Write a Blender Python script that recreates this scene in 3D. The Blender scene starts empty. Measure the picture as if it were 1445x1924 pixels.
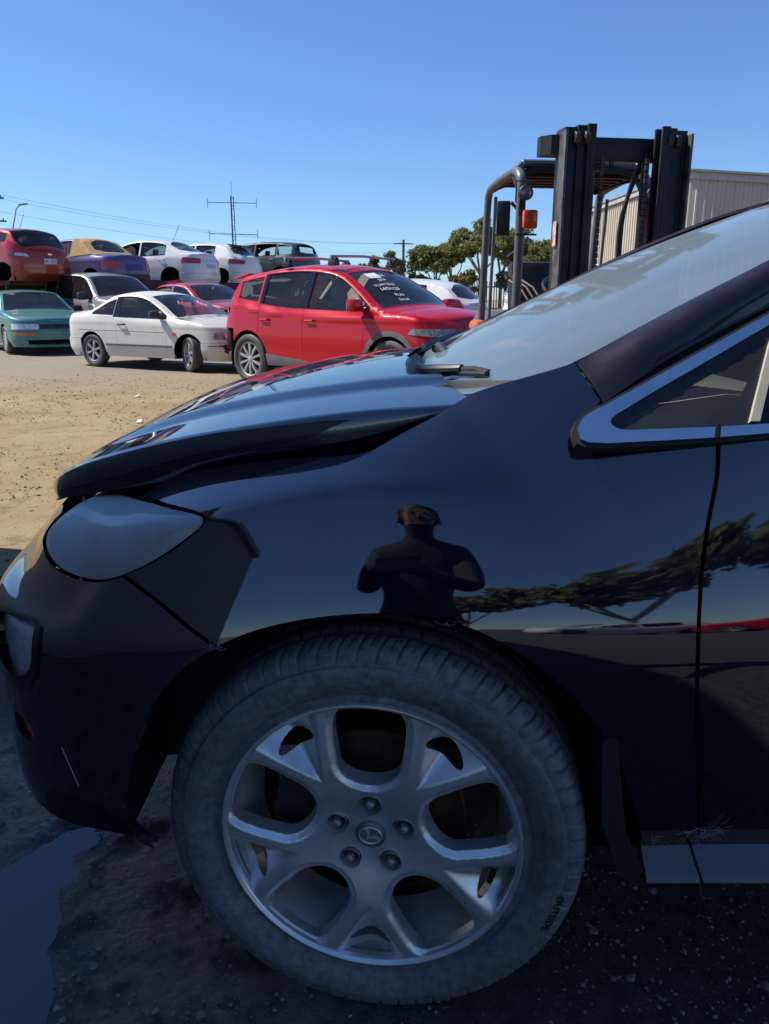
import bpy, bmesh, math, random
import numpy as np
from mathutils import Vector, Matrix
from mathutils.geometry import delaunay_2d_cdt

random.seed(7); rng = np.random.default_rng(7)
SC = bpy.context.scene; COL = SC.collection
PI = math.pi; R = math.radians

# ------------------------------------------------------------------ camera
CAM_H, PITCH, FPX, CX, CY = 1.22, R(15.5), 1446.0, 722.5, 962.0
cam_d = bpy.data.cameras.new('camera'); cam = bpy.data.objects.new('camera', cam_d); COL.objects.link(cam)
cam_d.sensor_fit = 'VERTICAL'; cam_d.sensor_height = 24.0; cam_d.lens = 24.0 * FPX / 1924.0
cam_d.clip_start = 0.02; cam_d.clip_end = 2500.0
cam.location = (0, 0, CAM_H); cam.rotation_euler = (PI/2 - PITCH, 0, 0)
SC.camera = cam
# ------------------------------------------------------------------ sky, sun, exposure
SUN_AZ = (-0.93, 0.20); SUN_EL = R(50)
w = bpy.data.worlds.new('World'); SC.world = w; w.use_nodes = True
nt = w.node_tree; bg = nt.nodes['Background']
sky = nt.nodes.new('ShaderNodeTexSky'); sky.sky_type = 'NISHITA'; sky.sun_disc = False
sky.sun_elevation = SUN_EL; sky.sun_rotation = math.atan2(SUN_AZ[0], SUN_AZ[1])
sky.air_density = 1.0; sky.dust_density = 0.1; sky.ozone_density = 3.0; sky.altitude = 0
tint = nt.nodes.new('ShaderNodeMix'); tint.data_type = 'RGBA'; tint.blend_type = 'MULTIPLY'; tint.inputs[0].default_value = 1.0; tint.inputs[7].default_value = (0.63, 0.83, 1.12, 1)
nt.links.new(sky.outputs[0], tint.inputs[6]); nt.links.new(tint.outputs[2], bg.inputs[0]); bg.inputs[1].default_value = 0.083
sun_d = bpy.data.lights.new('sun', 'SUN'); sun = bpy.data.objects.new('sun', sun_d); COL.objects.link(sun)
sun_d.energy = 4.2; sun_d.angle = R(0.53); sun_d.color = (1.0, 0.94, 0.85)
_h = math.hypot(*SUN_AZ); _s = Vector((SUN_AZ[0]/_h*math.cos(SUN_EL), SUN_AZ[1]/_h*math.cos(SUN_EL), math.sin(SUN_EL)))
sun.rotation_euler = _s.to_track_quat('Z', 'Y').to_euler()
sun.location = (-20, 5, 25)
vs = SC.view_settings; vs.view_transform = 'Standard'; vs.look = 'None'; vs.exposure = 0.7; vs.gamma = 1.0; vs.use_curve_mapping = False
SC.render.engine = 'CYCLES'
SC.cycles.max_bounces = 10; SC.cycles.transparent_max_bounces = 24; SC.cycles.caustics_reflective = False; SC.cycles.caustics_refractive = False

def ray(u, v):
    a = (u-CX)/FPX; b = (CY-v)/FPX
    return np.array((a, math.cos(PITCH)+b*math.sin(PITCH), -math.sin(PITCH)+b*math.cos(PITCH)))
def atY(u, v, Y):
    r = ray(u, v); k = Y/r[1]; return np.array((r[0]*k, Y, CAM_H+r[2]*k))
def atZ(u, v, Z=0.0):
    r = ray(u, v); k = (Z-CAM_H)/r[2]; return np.array((r[0]*k, r[1]*k, Z))
def project(p):
    p = np.asarray(p, float); z = p[..., 2]-CAM_H; y = p[..., 1]
    d = y*math.cos(PITCH)-z*math.sin(PITCH); up = y*math.sin(PITCH)+z*math.cos(PITCH)
    return np.stack((CX+FPX*p[..., 0]/d, CY-FPX*up/d), -1)

# ------------------------------------------------------------------ materials
M = {}
def _mat(name):
    m = bpy.data.materials.new(name); m.use_nodes = True; M[name] = m
    return m, m.node_tree, m.node_tree.nodes['Principled BSDF']
def N(t, kind, **kw):
    n = t.nodes.new(kind)
    for k, v in kw.items():
        if k in n.inputs: n.inputs[k].default_value = v
        else: setattr(n, k, v)
    return n
def rgb(c): return (c[0], c[1], c[2], 1.0)
def noise_mix(t, c1, c2, scale, lo=0.35, hi=0.65, detail=6.0, coord='Object', rough=0.6, vec=None):
    tc = N(t, 'ShaderNodeTexCoord'); n = N(t, 'ShaderNodeTexNoise'); n.inputs['Scale'].default_value = scale
    n.inputs['Detail'].default_value = detail; n.inputs['Roughness'].default_value = rough
    t.links.new(tc.outputs[coord], n.inputs['Vector'])
    r = N(t, 'ShaderNodeMapRange'); r.inputs[1].default_value = lo; r.inputs[2].default_value = hi
    t.links.new(n.outputs['Fac'], r.inputs[0])
    mx = N(t, 'ShaderNodeMix'); mx.data_type = 'RGBA'
    t.links.new(r.outputs[0], mx.inputs[0])
    for i, c in ((6, c1), (7, c2)):
        if isinstance(c, tuple): mx.inputs[i].default_value = rgb(c)
        else: t.links.new(c, mx.inputs[i])
    return mx.outputs[2], r.outputs[0], n.outputs['Fac']
def bump(t, b, scale, strength, dist=0.01, detail=4.0, coord='Object'):
    tc = N(t, 'ShaderNodeTexCoord'); n = N(t, 'ShaderNodeTexNoise'); n.inputs['Scale'].default_value = scale; n.inputs['Detail'].default_value = detail
    t.links.new(tc.outputs[coord], n.inputs['Vector'])
    bp = N(t, 'ShaderNodeBump'); bp.inputs['Strength'].default_value = strength; bp.inputs['Distance'].default_value = dist
    t.links.new(n.outputs['Fac'], bp.inputs['Height']); t.links.new(bp.outputs[0], b.inputs['Normal'])
    return bp
def plain(name, c, rough=0.5, metal=0.0, c2=None, scale=8.0, coat=0.0, bmp=None, spec=0.5, lo=0.35, hi=0.65):
    m, t, b = _mat(name)
    b.inputs['Roughness'].default_value = rough; b.inputs['Metallic'].default_value = metal
    b.inputs['Coat Weight'].default_value = coat; b.inputs['Coat Roughness'].default_value = 0.04
    b.inputs['Specular IOR Level'].default_value = spec
    c2 = c2 or tuple(min(1, x*0.8) for x in c)
    o, _, _ = noise_mix(t, c, c2, scale, lo, hi); t.links.new(o, b.inputs['Base Color'])
    if bmp: bump(t, b, bmp[0], bmp[1], bmp[2] if len(bmp) > 2 else 0.01)
    return m
def paint(name, c, metal=0.35, rough=0.38, dust=(0.30, 0.26, 0.20), dust_amt=0.10, coat=1.0, dscale=5.0, speck=0.0, cior=1.5, spec=0.15):
    """car paint: tinted metallic base, clear coat, thin uneven road dust and specks"""
    m, t, b = _mat(name)
    b.inputs['Metallic'].default_value = metal; b.inputs['Coat Weight'].default_value = coat; b.inputs['Coat Roughness'].default_value = 0.025
    b.inputs['Coat IOR'].default_value = cior; b.inputs['Specular IOR Level'].default_value = spec
    tc = N(t, 'ShaderNodeTexCoord'); n = N(t, 'ShaderNodeTexNoise', Scale=dscale, Detail=7.0, Roughness=0.65)
    t.links.new(tc.outputs['Object'], n.inputs['Vector'])
    r = N(t, 'ShaderNodeMapRange'); r.inputs[1].default_value = 0.35; r.inputs[2].default_value = 0.8; r.inputs[3].default_value = dust_amt*0.25; r.inputs[4].default_value = dust_amt
    t.links.new(n.outputs['Fac'], r.inputs[0]); fac = r.outputs[0]
    if speck:
        v = N(t, 'ShaderNodeTexVoronoi', Scale=130.0); t.links.new(tc.outputs['Object'], v.inputs['Vector'])
        r2 = N(t, 'ShaderNodeMapRange'); r2.inputs[1].default_value = 0.06; r2.inputs[2].default_value = 0.13; r2.inputs[3].default_value = speck; r2.inputs[4].default_value = 0.0
        t.links.new(v.outputs['Distance'], r2.inputs[0])
        n3 = N(t, 'ShaderNodeTexNoise', Scale=9.0, Detail=3.0); t.links.new(tc.outputs['Object'], n3.inputs['Vector'])
        r3 = N(t, 'ShaderNodeMapRange'); r3.inputs[1].default_value = 0.45; r3.inputs[2].default_value = 0.72; t.links.new(n3.outputs['Fac'], r3.inputs[0])
        mu = N(t, 'ShaderNodeMath', operation='MULTIPLY'); t.links.new(r2.outputs[0], mu.inputs[0]); t.links.new(r3.outputs[0], mu.inputs[1])
        ad = N(t, 'ShaderNodeMath', operation='ADD', use_clamp=True); t.links.new(mu.outputs[0], ad.inputs[0]); t.links.new(fac, ad.inputs[1]); fac = ad.outputs[0]
    mx = N(t, 'ShaderNodeMix', data_type='RGBA'); mx.inputs[6].default_value = rgb(c); mx.inputs[7].default_value = rgb(dust)
    t.links.new(fac, mx.inputs[0]); t.links.new(mx.outputs[2], b.inputs['Base Color'])
    ra = N(t, 'ShaderNodeMapRange'); ra.inputs[3].default_value = rough; ra.inputs[4].default_value = 0.8; t.links.new(fac, ra.inputs[0]); t.links.new(ra.outputs[0], b.inputs['Roughness'])
    inv = N(t, 'ShaderNodeMapRange'); inv.inputs[2].default_value = 0.6; inv.inputs[3].default_value = coat; inv.inputs[4].default_value = coat*0.2
    t.links.new(fac, inv.inputs[0]); t.links.new(inv.outputs[0], b.inputs['Coat Weight'])
    return m
def glass(name, tint=(0.8, 0.86, 0.84), dust_amt=0.06, dust=(0.45, 0.42, 0.36), rough=0.01, opaq=0.0, scale=3.0):
    """thin pane: clear transmission tinted, sharp reflection by fresnel, a veil of dust"""
    m = bpy.data.materials.new(name); m.use_nodes = True; M[name] = m; t = m.node_tree; t.nodes.clear()
    out = N(t, 'ShaderNodeOutputMaterial'); tr = N(t, 'ShaderNodeBsdfTransparent'); tr.inputs[0].default_value = rgb(tint)
    gl = N(t, 'ShaderNodeBsdfGlossy'); gl.inputs['Roughness'].default_value = rough
    fr = N(t, 'ShaderNodeFresnel'); fr.inputs[0].default_value = 1.52
    m1 = N(t, 'ShaderNodeMixShader'); t.links.new(fr.outputs[0], m1.inputs[0]); t.links.new(tr.outputs[0], m1.inputs[1]); t.links.new(gl.outputs[0], m1.inputs[2])
    df = N(t, 'ShaderNodeBsdfDiffuse'); df.inputs[0].default_value = rgb(dust)
    tc = N(t, 'ShaderNodeTexCoord'); n = N(t, 'ShaderNodeTexNoise', Scale=scale, Detail=8.0, Roughness=0.65); t.links.new(tc.outputs['Object'], n.inputs['Vector'])
    r = N(t, 'ShaderNodeMapRange'); r.inputs[1].default_value = 0.3; r.inputs[2].default_value = 0.75; r.inputs[3].default_value = opaq+dust_amt*0.3; r.inputs[4].default_value = opaq+dust_amt
    t.links.new(n.outputs['Fac'], r.inputs[0])
    m2 = N(t, 'ShaderNodeMixShader'); t.links.new(r.outputs[0], m2.inputs[0]); t.links.new(m1.outputs[0], m2.inputs[1]); t.links.new(df.outputs[0], m2.inputs[2])
    t.links.new(m2.outputs[0], out.inputs[0])
    return m

# ------------------------------------------------------------------ mesh helpers
def link(o, parent=None):
    COL.objects.link(o)
    if parent is not None: o.parent = parent
    return o
def tag(o, label=None, cat=None, group=None, kind=None):
    if label: o['label'] = label
    if cat: o['category'] = cat
    if group: o['group'] = group
    if kind: o['kind'] = kind
    return o
def empty(name, loc=(0, 0, 0), rz=0.0, parent=None):
    o = bpy.data.objects.new(name, None); o.empty_display_size = 0.2
    o.location = loc; o.rotation_euler = (0, 0, rz); return link(o, parent)
def mesh_obj(name, V, F, mat, parent=None, smooth=True, normals=None, angle=None):
    me = bpy.data.meshes.new(name)
    V = np.asarray(V, np.float32)
    if len(F) and all(len(f) == len(F[0]) for f in F[:1]) and isinstance(F, np.ndarray):
        k = F.shape[1]; me.vertices.add(len(V)); me.vertices.foreach_set('co', V.ravel())
        me.loops.add(F.size); me.loops.foreach_set('vertex_index', F.astype(np.int32).ravel())
        me.polygons.add(len(F)); me.polygons.foreach_set('loop_start', np.arange(0, F.size, k, dtype=np.int32))
        me.update(calc_edges=True)
    else:
        me.from_pydata([tuple(map(float, v)) for v in V], [], [tuple(int(i) for i in f) for f in F])
    me.polygons.foreach_set('use_smooth', [bool(smooth)]*len(me.polygons))
    if normals is not None:
        me.normals_split_custom_set_from_vertices([tuple(map(float, n)) for n in normals])
    elif angle is not None and smooth:
        try: me.set_sharp_from_angle(angle=angle)
        except Exception: pass
    me.materials.append(M[mat] if isinstance(mat, str) else mat)
    return link(bpy.data.objects.new(name, me), parent)

class MB:
    """collects shapes of ONE part"""
    def __init__(s): s.v = []; s.f = []
    def add(s, V, F):
        o = len(s.v); s.v += [tuple(map(float, p)) for p in V]; s.f += [tuple(int(i)+o for i in f) for f in F]; return s
    def box(s, c, d, rz=0.0, rx=0.0, ry=0.0, bev=0.0, taper=(1, 1)):
        bm = bmesh.new(); bmesh.ops.create_cube(bm, size=1.0)
        for v in bm.verts:
            if v.co.z > 0: v.co.x *= taper[0]; v.co.y *= taper[1]
            v.co = Vector((v.co.x*d[0], v.co.y*d[1], v.co.z*d[2]))
        if bev: bmesh.ops.bevel(bm, geom=bm.edges[:], offset=bev, segments=2, profile=0.5, affect='EDGES')
        mt = Matrix.Translation(c) @ Matrix.Rotation(rz, 4, 'Z') @ Matrix.Rotation(ry, 4, 'Y') @ Matrix.Rotation(rx, 4, 'X')
        bm.verts.index_update(); s.add([mt @ v.co for v in bm.verts], [[v.index for v in f.verts] for f in bm.faces]); bm.free(); return s
    def tube(s, pts, r, n=10, cap=True):
        P = [Vector(p) for p in pts]; rs = r if isinstance(r, (list, tuple)) else [r]*len(P)
        V = []; F = []; up = None
        for i, p in enumerate(P):
            d = (P[min(i+1, len(P)-1)]-P[max(i-1, 0)]).normalized()
            if up is None: up = Vector((0, 0, 1)) if abs(d.z) < 0.9 else Vector((1, 0, 0))
            a = d.cross(up).normalized(); up = a.cross(d).normalized()
            for k in range(n):
                th = 2*PI*k/n; V.append(p+(a*math.cos(th)+up*math.sin(th))*rs[i])
        for i in range(len(P)-1):
            for k in range(n): F.append((i*n+k, i*n+(k+1) % n, (i+1)*n+(k+1) % n, (i+1)*n+k))
        if cap: F += [tuple(range(n))[::-1], tuple((len(P)-1)*n+k for k in range(n))]
        return s.add(V, F)
    def lathe(s, prof, n=32, M4=None, closed=False):
        """prof: (radius, along) about +Z; M4 places it"""
        M4 = M4 or Matrix.Identity(4); V = []; F = []; m = len(prof)
        for k in range(n):
            th = 2*PI*k/n
            for r, h in prof: V.append(M4 @ Vector((r*math.cos(th), r*math.sin(th), h)))
        for k in range(n):
            for j in range(m if closed else m-1):
                j2 = (j+1) % m; k2 = (k+1) % n
                F.append((k*m+j, k2*m+j, k2*m+j2, k*m+j2))
        return s.add(V, F)
    def prism(s, poly, fn0, fn1):
        """poly 2d -> two caps given by fn0/fn1 and the rim"""
        n = len(poly); V = [fn0(*p) for p in poly]+[fn1(*p) for p in poly]
        tri = tess(poly); F = [t[::-1] for t in tri]+[tuple(i+n for i in t) for t in tri]
        F += [(i, (i+1) % n, n+(i+1) % n, n+i) for i in range(n)]
        return s.add(V, F)
    def build(s, name, mat, parent=None, smooth=True, angle=R(35), fix=True):
        o = mesh_obj(name, s.v, s.f, mat, parent, smooth, None, None)
        if fix:
            bm = bmesh.new(); bm.from_mesh(o.data); bmesh.ops.recalc_face_normals(bm, faces=bm.faces[:]); bm.to_mesh(o.data); bm.free()
        if smooth:
            try: o.data.set_sharp_from_angle(angle=angle)
            except Exception: pass
        return o
def tess(poly):
    from mathutils.geometry import tessellate_polygon
    return [tuple(t) for t in tessellate_polygon([[Vector((p[0], p[1], 0)) for p in poly]])]

def inpoly(P, poly):
    P = np.asarray(P); poly = np.asarray(poly); x, y = P[:, 0], P[:, 1]; c = np.zeros(len(P), bool); j = len(poly)-1
    for i in range(len(poly)):
        xi, yi = poly[i]; xj, yj = poly[j]
        if yi != yj: c ^= ((yi > y) != (yj > y)) & (x < (xj-xi)*(y-yi)/(yj-yi)+xi)
        j = i
    return c
def densify(poly, d, closed=True):
    out = []; n = len(poly)
    for i in range(n if closed else n-1):
        a = np.array(poly[i], float); b = np.array(poly[(i+1) % n], float); k = max(1, int(math.ceil(np.linalg.norm((b-a)/np.asarray(d)))))
        out += [a+(b-a)*j/k for j in range(k)]
    if not closed: out.append(np.array(poly[-1], float))
    return np.array(out)
def smooth_poly(poly, it=2, closed=True):
    p = np.asarray(poly, float)
    for _ in range(it):
        q = np.roll(p, -1, 0); n = np.empty((len(p)*2, 2)); n[0::2] = p*.75+q*.25; n[1::2] = p*.25+q*.75; p = n
    return p
def cr(pts, n=8, closed=False):
    """Catmull-Rom through points of any dimension"""
    p = np.asarray(pts, float); m = len(p); out = []
    rngi = range(m if closed else m-1)
    for i in rngi:
        a = p[(i-1) % m] if closed or i > 0 else 2*p[0]-p[1]
        b = p[i]; c = p[(i+1) % m]; d = p[(i+2) % m] if closed or i+2 < m else 2*p[-1]-p[-2]
        for k in range(n):
            t = k/n; out.append(0.5*((2*b)+(-a+c)*t+(2*a-5*b+4*c-d)*t*t+(-a+3*b-3*c+d)*t**3))
    if not closed: out.append(p[-1])
    return np.array(out)
def dist_to_poly(P, poly):
    P = np.asarray(P)[:, None, :]; a = np.asarray(poly)[None]; b = np.roll(a, -1, 1); d = b-a
    t = np.clip(((P-a)*d).sum(-1)/np.maximum((d*d).sum(-1), 1e-12), 0, 1)
    return np.sqrt(((a+d*t[..., None]-P)**2).sum(-1)).min(1)
def panel(name, outline, fn, spacing, mat, parent=None, holes=(), flange=0.012, out=None, off=0.0, mirror=None, smooth=True, edge_drop=0.0):
    """trimmed sheet on a parametric surface fn((n,2))->(n,3); folded flange along every edge.
    out: vector or point-function telling which side is outside; mirror: y value -> a mirrored twin in the same mesh"""
    sp = np.array(spacing if isinstance(spacing, (tuple, list)) else (spacing, spacing), float)
    loops = [densify(outline, sp)] + [densify(h, sp) for h in holes]
    lo, hi = loops[0].min(0), loops[0].max(0)
    gx = np.arange(lo[0]+sp[0]*.5, hi[0], sp[0]); gy = np.arange(lo[1]+sp[1]*.5, hi[1], sp[1])
    G = np.stack(np.meshgrid(gx, gy), -1).reshape(-1, 2)
    if len(G):
        k = inpoly(G, loops[0])
        for h in loops[1:]: k &= ~inpoly(G, h)
        G = G[k]
        if len(G):
            k = np.ones(len(G), bool)
            for l in loops: k &= dist_to_poly(G/sp, l/sp) > 0.45
            G = G[k]
    pts = np.concatenate(loops+[G]) if len(G) else np.concatenate(loops)
    edges = []; o = 0
    for l in loops:
        edges += [(o+i, o+(i+1) % len(l)) for i in range(len(l))]; o += len(l)
    nv, ne, nf, _, _, _ = delaunay_2d_cdt([Vector((float(a/sp[0]), float(b/sp[1]))) for a, b in pts], edges, [], 0, 1e-5)
    Q = np.array([(v.x*sp[0], v.y*sp[1]) for v in nv]); F = np.array([f for f in nf if len(f) == 3])
    C = Q[F].mean(1); k = inpoly(C, loops[0])
    for h in loops[1:]: k &= ~inpoly(C, h)
    F = F[k]
    P = fn(Q); e = sp*0.05
    du = fn(Q+[e[0], 0])-fn(Q-[e[0], 0]); dv = fn(Q+[0, e[1]])-fn(Q-[0, e[1]])
    n = np.cross(du, dv); ln = np.linalg.norm(n, axis=1, keepdims=True); n = n/np.maximum(ln, 1e-12)
    o_ = out(P) if callable(out) else np.broadcast_to(np.asarray(out if out is not None else (0, 0, 1), float), P.shape)
    sg = np.sign((n*o_).sum(1)); n *= np.where(sg == 0, 1, sg)[:, None]
    if edge_drop:
        d = np.min([dist_to_poly(Q, l) for l in loops], 0); P = P-n*(edge_drop*np.clip(1-d/(edge_drop*2.0), 0, 1)**2)[:, None]
    P = P+n*off
    fnrm = np.cross(P[F[:, 1]]-P[F[:, 0]], P[F[:, 2]]-P[F[:, 0]]); flip = (fnrm*n[F[:, 0]]).sum(1) < 0
    F[flip] = F[flip][:, ::-1]
    V = [P]; FF = F.tolist(); NN = [n]
    if flange:
        from collections import Counter
        cnt = Counter()
        for f in F:
            for a, b in ((f[0], f[1]), (f[1], f[2]), (f[2], f[0])): cnt[(min(a, b), max(a, b))] += 1
        base = len(P)
        for f in F:
            for a, b in ((f[0], f[1]), (f[1], f[2]), (f[2], f[0])):
                if cnt[(min(a, b), max(a, b))] == 1:
                    q = np.array([P[a], P[b], P[b]-n[b]*flange, P[a]-n[a]*flange]); fn_ = np.cross(q[3]-q[0], q[1]-q[0]); fn_ /= max(np.linalg.norm(fn_), 1e-9)
                    V.append(q); NN.append(np.repeat(fn_[None], 4, 0)); FF.append((base+1, base, base+3, base+2)); base += 4
    V = np.concatenate(V); NN = np.concatenate(NN)
    if mirror is not None:
        V2 = V.copy(); V2[:, 1] = 2*mirror-V2[:, 1]; N2 = NN.copy(); N2[:, 1] *= -1
        FF = FF+[tuple(i+len(V) for i in f)[::-1] for f in FF]; V = np.concatenate((V, V2)); NN = np.concatenate((NN, N2))
    return mesh_obj(name, V, FF, mat, parent, smooth, NN if smooth else None)
def mirror_obj(o, y, name=None, parent=None):
    """a real mirrored mesh of a part for the other side of its thing"""
    me = o.data; V = np.empty(len(me.vertices)*3, np.float32); me.vertices.foreach_get('co', V); V = V.reshape(-1, 3)
    nn = np.array([l.normal[:] for l in me.corner_normals] if False else [v.vector[:] for v in me.corner_normals])
    F = [tuple(p.vertices) for p in me.polygons]; vn = np.zeros((len(V), 3)); vi = np.empty(len(me.loops), np.int32); me.loops.foreach_get('vertex_index', vi)
    vn[vi] = nn; V2 = V.copy(); V2[:, 1] = 2*y-V2[:, 1]; vn[:, 1] *= -1
    return mesh_obj(name or o.name.split('.')[0], V2, [f[::-1] for f in F], me.materials[0], parent or o.parent, True, vn)
def text_mesh(s, size=1.0, extrude=0.0):
    cu = bpy.data.curves.new('t', 'FONT'); cu.body = s; cu.size = size; cu.extrude = extrude; cu.align_x = 'CENTER'; cu.align_y = 'CENTER'; cu.resolution_u = 2
    o = bpy.data.objects.new('t', cu); COL.objects.link(o); bpy.context.view_layer.update()
    me = o.evaluated_get(bpy.context.evaluated_depsgraph_get()).to_mesh()
    V = np.array([v.co[:] for v in me.vertices]); F = [tuple(p.vertices) for p in me.polygons]
    bpy.data.objects.remove(o); return V, F
def bspl(C, u, v):
    """uniform cubic B-spline surface, control net C (a,b,3), ends clamped by reflected rows"""
    C = np.asarray(C, float)
    C = np.concatenate((2*C[:1]-C[1:2], C, 2*C[-1:]-C[-2:-1])); C = np.concatenate((2*C[:, :1]-C[:, 1:2], C, 2*C[:, -1:]-C[:, -2:-1]), 1)
    def bas(t): return np.stack(((1-t)**3, 3*t**3-6*t*t+4, -3*t**3+3*t*t+3*t+1, t**3), -1)/6
    na, nb = C.shape[0]-3, C.shape[1]-3
    u = np.clip(u, 0, na-1e-9); v = np.clip(v, 0, nb-1e-9); iu = np.floor(u).astype(int); iv = np.floor(v).astype(int); bu = bas(u-iu); bv = bas(v-iv)
    P = np.zeros(u.shape+(3,))
    for a in range(4):
        for b in range(4): P += (bu[..., a]*bv[..., b])[..., None]*C[iu+a, iv+b]
    return P
def sst(x, a, b):
    t = np.clip((x-a)/(b-a), 0, 1); return t*t*(3-2*t)
# ------------------------------------------------------------------ ground
def ground_mat():
    m, t, b = _mat('ground_dirt'); L = t.links.new
    tc = N(t, 'ShaderNodeTexCoord'); sx = N(t, 'ShaderNodeSeparateXYZ'); L(tc.outputs['Object'], sx.inputs[0])
    def nz(sc, det=6, ro=.6):
        n = N(t, 'ShaderNodeTexNoise', Scale=sc, Detail=float(det), Roughness=ro); L(tc.outputs['Object'], n.inputs['Vector']); return n.outputs['Fac']
    def mr(x, a, b_, c=0.0, d=1.0):
        r = N(t, 'ShaderNodeMapRange'); r.inputs[1].default_value = a; r.inputs[2].default_value = b_; r.inputs[3].default_value = c; r.inputs[4].default_value = d; L(x, r.inputs[0]); return r.outputs[0]
    def mx(f, a, c):
        q = N(t, 'ShaderNodeMix', data_type='RGBA'); L(f, q.inputs[0])
        for i, v in ((6, a), (7, c)):
            if isinstance(v, tuple): q.inputs[i].default_value = rgb(v)
            else: L(v, q.inputs[i])
        return q.outputs[2]
    def ma(op, a, c):
        q = N(t, 'ShaderNodeMath', operation=op)
        for i, v in ((0, a), (1, c)):
            if isinstance(v, (int, float)): q.inputs[i].default_value = v
            else: L(v, q.inputs[i])
        return q.outputs[0]
    dirt = mx(mr(nz(.9), .35, .65), (.275, .188, .082), (.36, .27, .14))
    dirt = mx(mr(nz(4.5, 8, .7), .52, .70), dirt, (.175, .115, .052))
    dirt = mx(mr(nz(30, 6, .75), .60, .72), dirt, (.09, .060, .032))
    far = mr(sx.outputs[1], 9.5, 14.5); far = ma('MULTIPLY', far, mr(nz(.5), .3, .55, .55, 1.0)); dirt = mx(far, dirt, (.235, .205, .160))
    tar = mx(mr(nz(25, 8, .7), .4, .62), (.036, .036, .036), (.085, .082, .078)); tar = mx(mr(nz(160, 2), .60, .68), tar, (.14, .13, .125))
    # dark wet asphalt and gravel, tone partly standing in for near shade; ragged edge towards the dirt yard
    e = ma('ADD', sx.outputs[1], ma('MULTIPLY', ma('SUBTRACT', nz(1.1, 7, .6), .5), 2.4)); asph = mr(e, 3.5, 2.7)
    near2 = mr(e, 2.35, 1.85); mid = mx(mr(nz(9, 7, .7), .38, .62), (.14, .125, .100), (.095, .088, .076)); tar2 = mx(near2, mid, tar)
    col = mx(asph, dirt, tar2); L(col, b.inputs['Base Color'])
    wx = ma('ADD', sx.outputs[0], ma('MULTIPLY', ma('SUBTRACT', nz(3.0, 7, .65), .5), 1.1)); wet = ma('MULTIPLY', mr(wx, .20, -.25), near2); wet = ma('MULTIPLY', wet, mr(nz(6, 6, .6), .34, .48))
    L(mr(wet, 0, 1, .88, .20), b.inputs['Roughness']); L(mr(wet, 0, 1, 1.45, 1.9), b.inputs['IOR'])
    bp = N(t, 'ShaderNodeBump'); bp.inputs['Strength'].default_value = .9; bp.inputs['Distance'].default_value = .04; hh = ma('ADD', ma('MULTIPLY', nz(14, 9, .7), .6), ma('MULTIPLY', nz(90, 5, .7), .25)); L(hh, bp.inputs['Height']); L(bp.outputs[0], b.inputs['Normal'])
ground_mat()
from mathutils import noise as mnoise
PUD = np.array([atZ(u, v)[:2] for u, v in cr([(-260, 1680), (-60, 1636), (0, 1622), (60, 1592), (110, 1566), (172, 1556), (186, 1580), (150, 1604), (150, 1640), (118, 1680), (112, 1730), (96, 1770), (104, 1815), (84, 1870), (70, 1924), (40, 2010), (-300, 2060), (-420, 1850)], 6, closed=True)])
def ground_z(X, Y):
    Z = .006*np.sin(X*1.9+1.3*np.sin(Y*1.1))+.006*np.sin(Y*2.3+X*.7)-.010; Z = Z*(np.hypot(X, Y) < 28)
    k = (X > -1.75) & (X < .3) & (Y > .85) & (Y < 2.6)
    if k.any():
        P = np.stack((X[k], Y[k]), -1); d = dist_to_poly(P, PUD)*np.where(inpoly(P, PUD), -1, 1)
        nz = np.array([mnoise.fractal(Vector((x*5, y*5, 1.0)), .9, 2.1, 5)*.45+(mnoise.fractal(Vector((x*22, y*22, 4.0)), .8, 2.0, 3)*.22 if q > -.03 else 0.0) for (x, y), q in zip(P, d)])
        f = np.clip((P[:, 0]+1.75)/.15, 0, 1)*np.clip((.3-P[:, 0])/.3, 0, 1)*np.clip((P[:, 1]-.85)/.1, 0, 1)*np.clip((2.6-P[:, 1])/.3, 0, 1)
        Z[k] = Z[k]*(1-f)+f*(-.010+np.clip(d*.12, -.018, .008)+nz*np.where(d < 0, .009, .008))
    return Z
def ground():
    xs = np.unique(np.concatenate((np.arange(-1.75, .3, .014), np.linspace(-4, 4, 81), np.linspace(-30, 30, 61), [-700, -300, -120, -60, 60, 120, 300, 700])).round(4)); ys = np.unique(np.concatenate((np.arange(.85, 2.6, .014), np.linspace(-2, 8, 101), np.linspace(-30, 30, 61), [-700, -300, -120, -60, 60, 120, 300, 900])).round(4))
    X, Y = np.meshgrid(xs, ys); Z = ground_z(X, Y); nx, ny = len(xs), len(ys)
    i = np.arange(ny-1)[:, None]*nx+np.arange(nx-1)[None]; F = np.stack((i, i+1, i+nx+1, i+nx), -1).reshape(-1, 4)
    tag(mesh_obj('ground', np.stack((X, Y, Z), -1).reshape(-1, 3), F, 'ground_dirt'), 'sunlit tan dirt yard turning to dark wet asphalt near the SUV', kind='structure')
ground()
def puddle():
    m, t, b = _mat('puddle_water'); b.inputs['Base Color'].default_value = (.010, .010, .011, 1); b.inputs['Roughness'].default_value = .06; b.inputs['IOR'].default_value = 1.7
    bump(t, b, 45, .10, .004)
    c = PUD.mean(0); P = c+(PUD-c)*1.12; P = np.clip(P, [-1.72, .90], [.25, 2.5])
    def f(Q): return np.stack((Q[:, 0], Q[:, 1], np.full(len(Q), -.0105)), -1)
    tag(panel('puddle', P, f, .08, 'puddle_water', None, flange=0, out=(0, 0, 1)), 'shallow puddle reflecting the blue sky beside the front bumper', kind='structure')
puddle()
PUD_IN = PUD.mean(0)+(PUD-PUD.mean(0))*1.03
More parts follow.
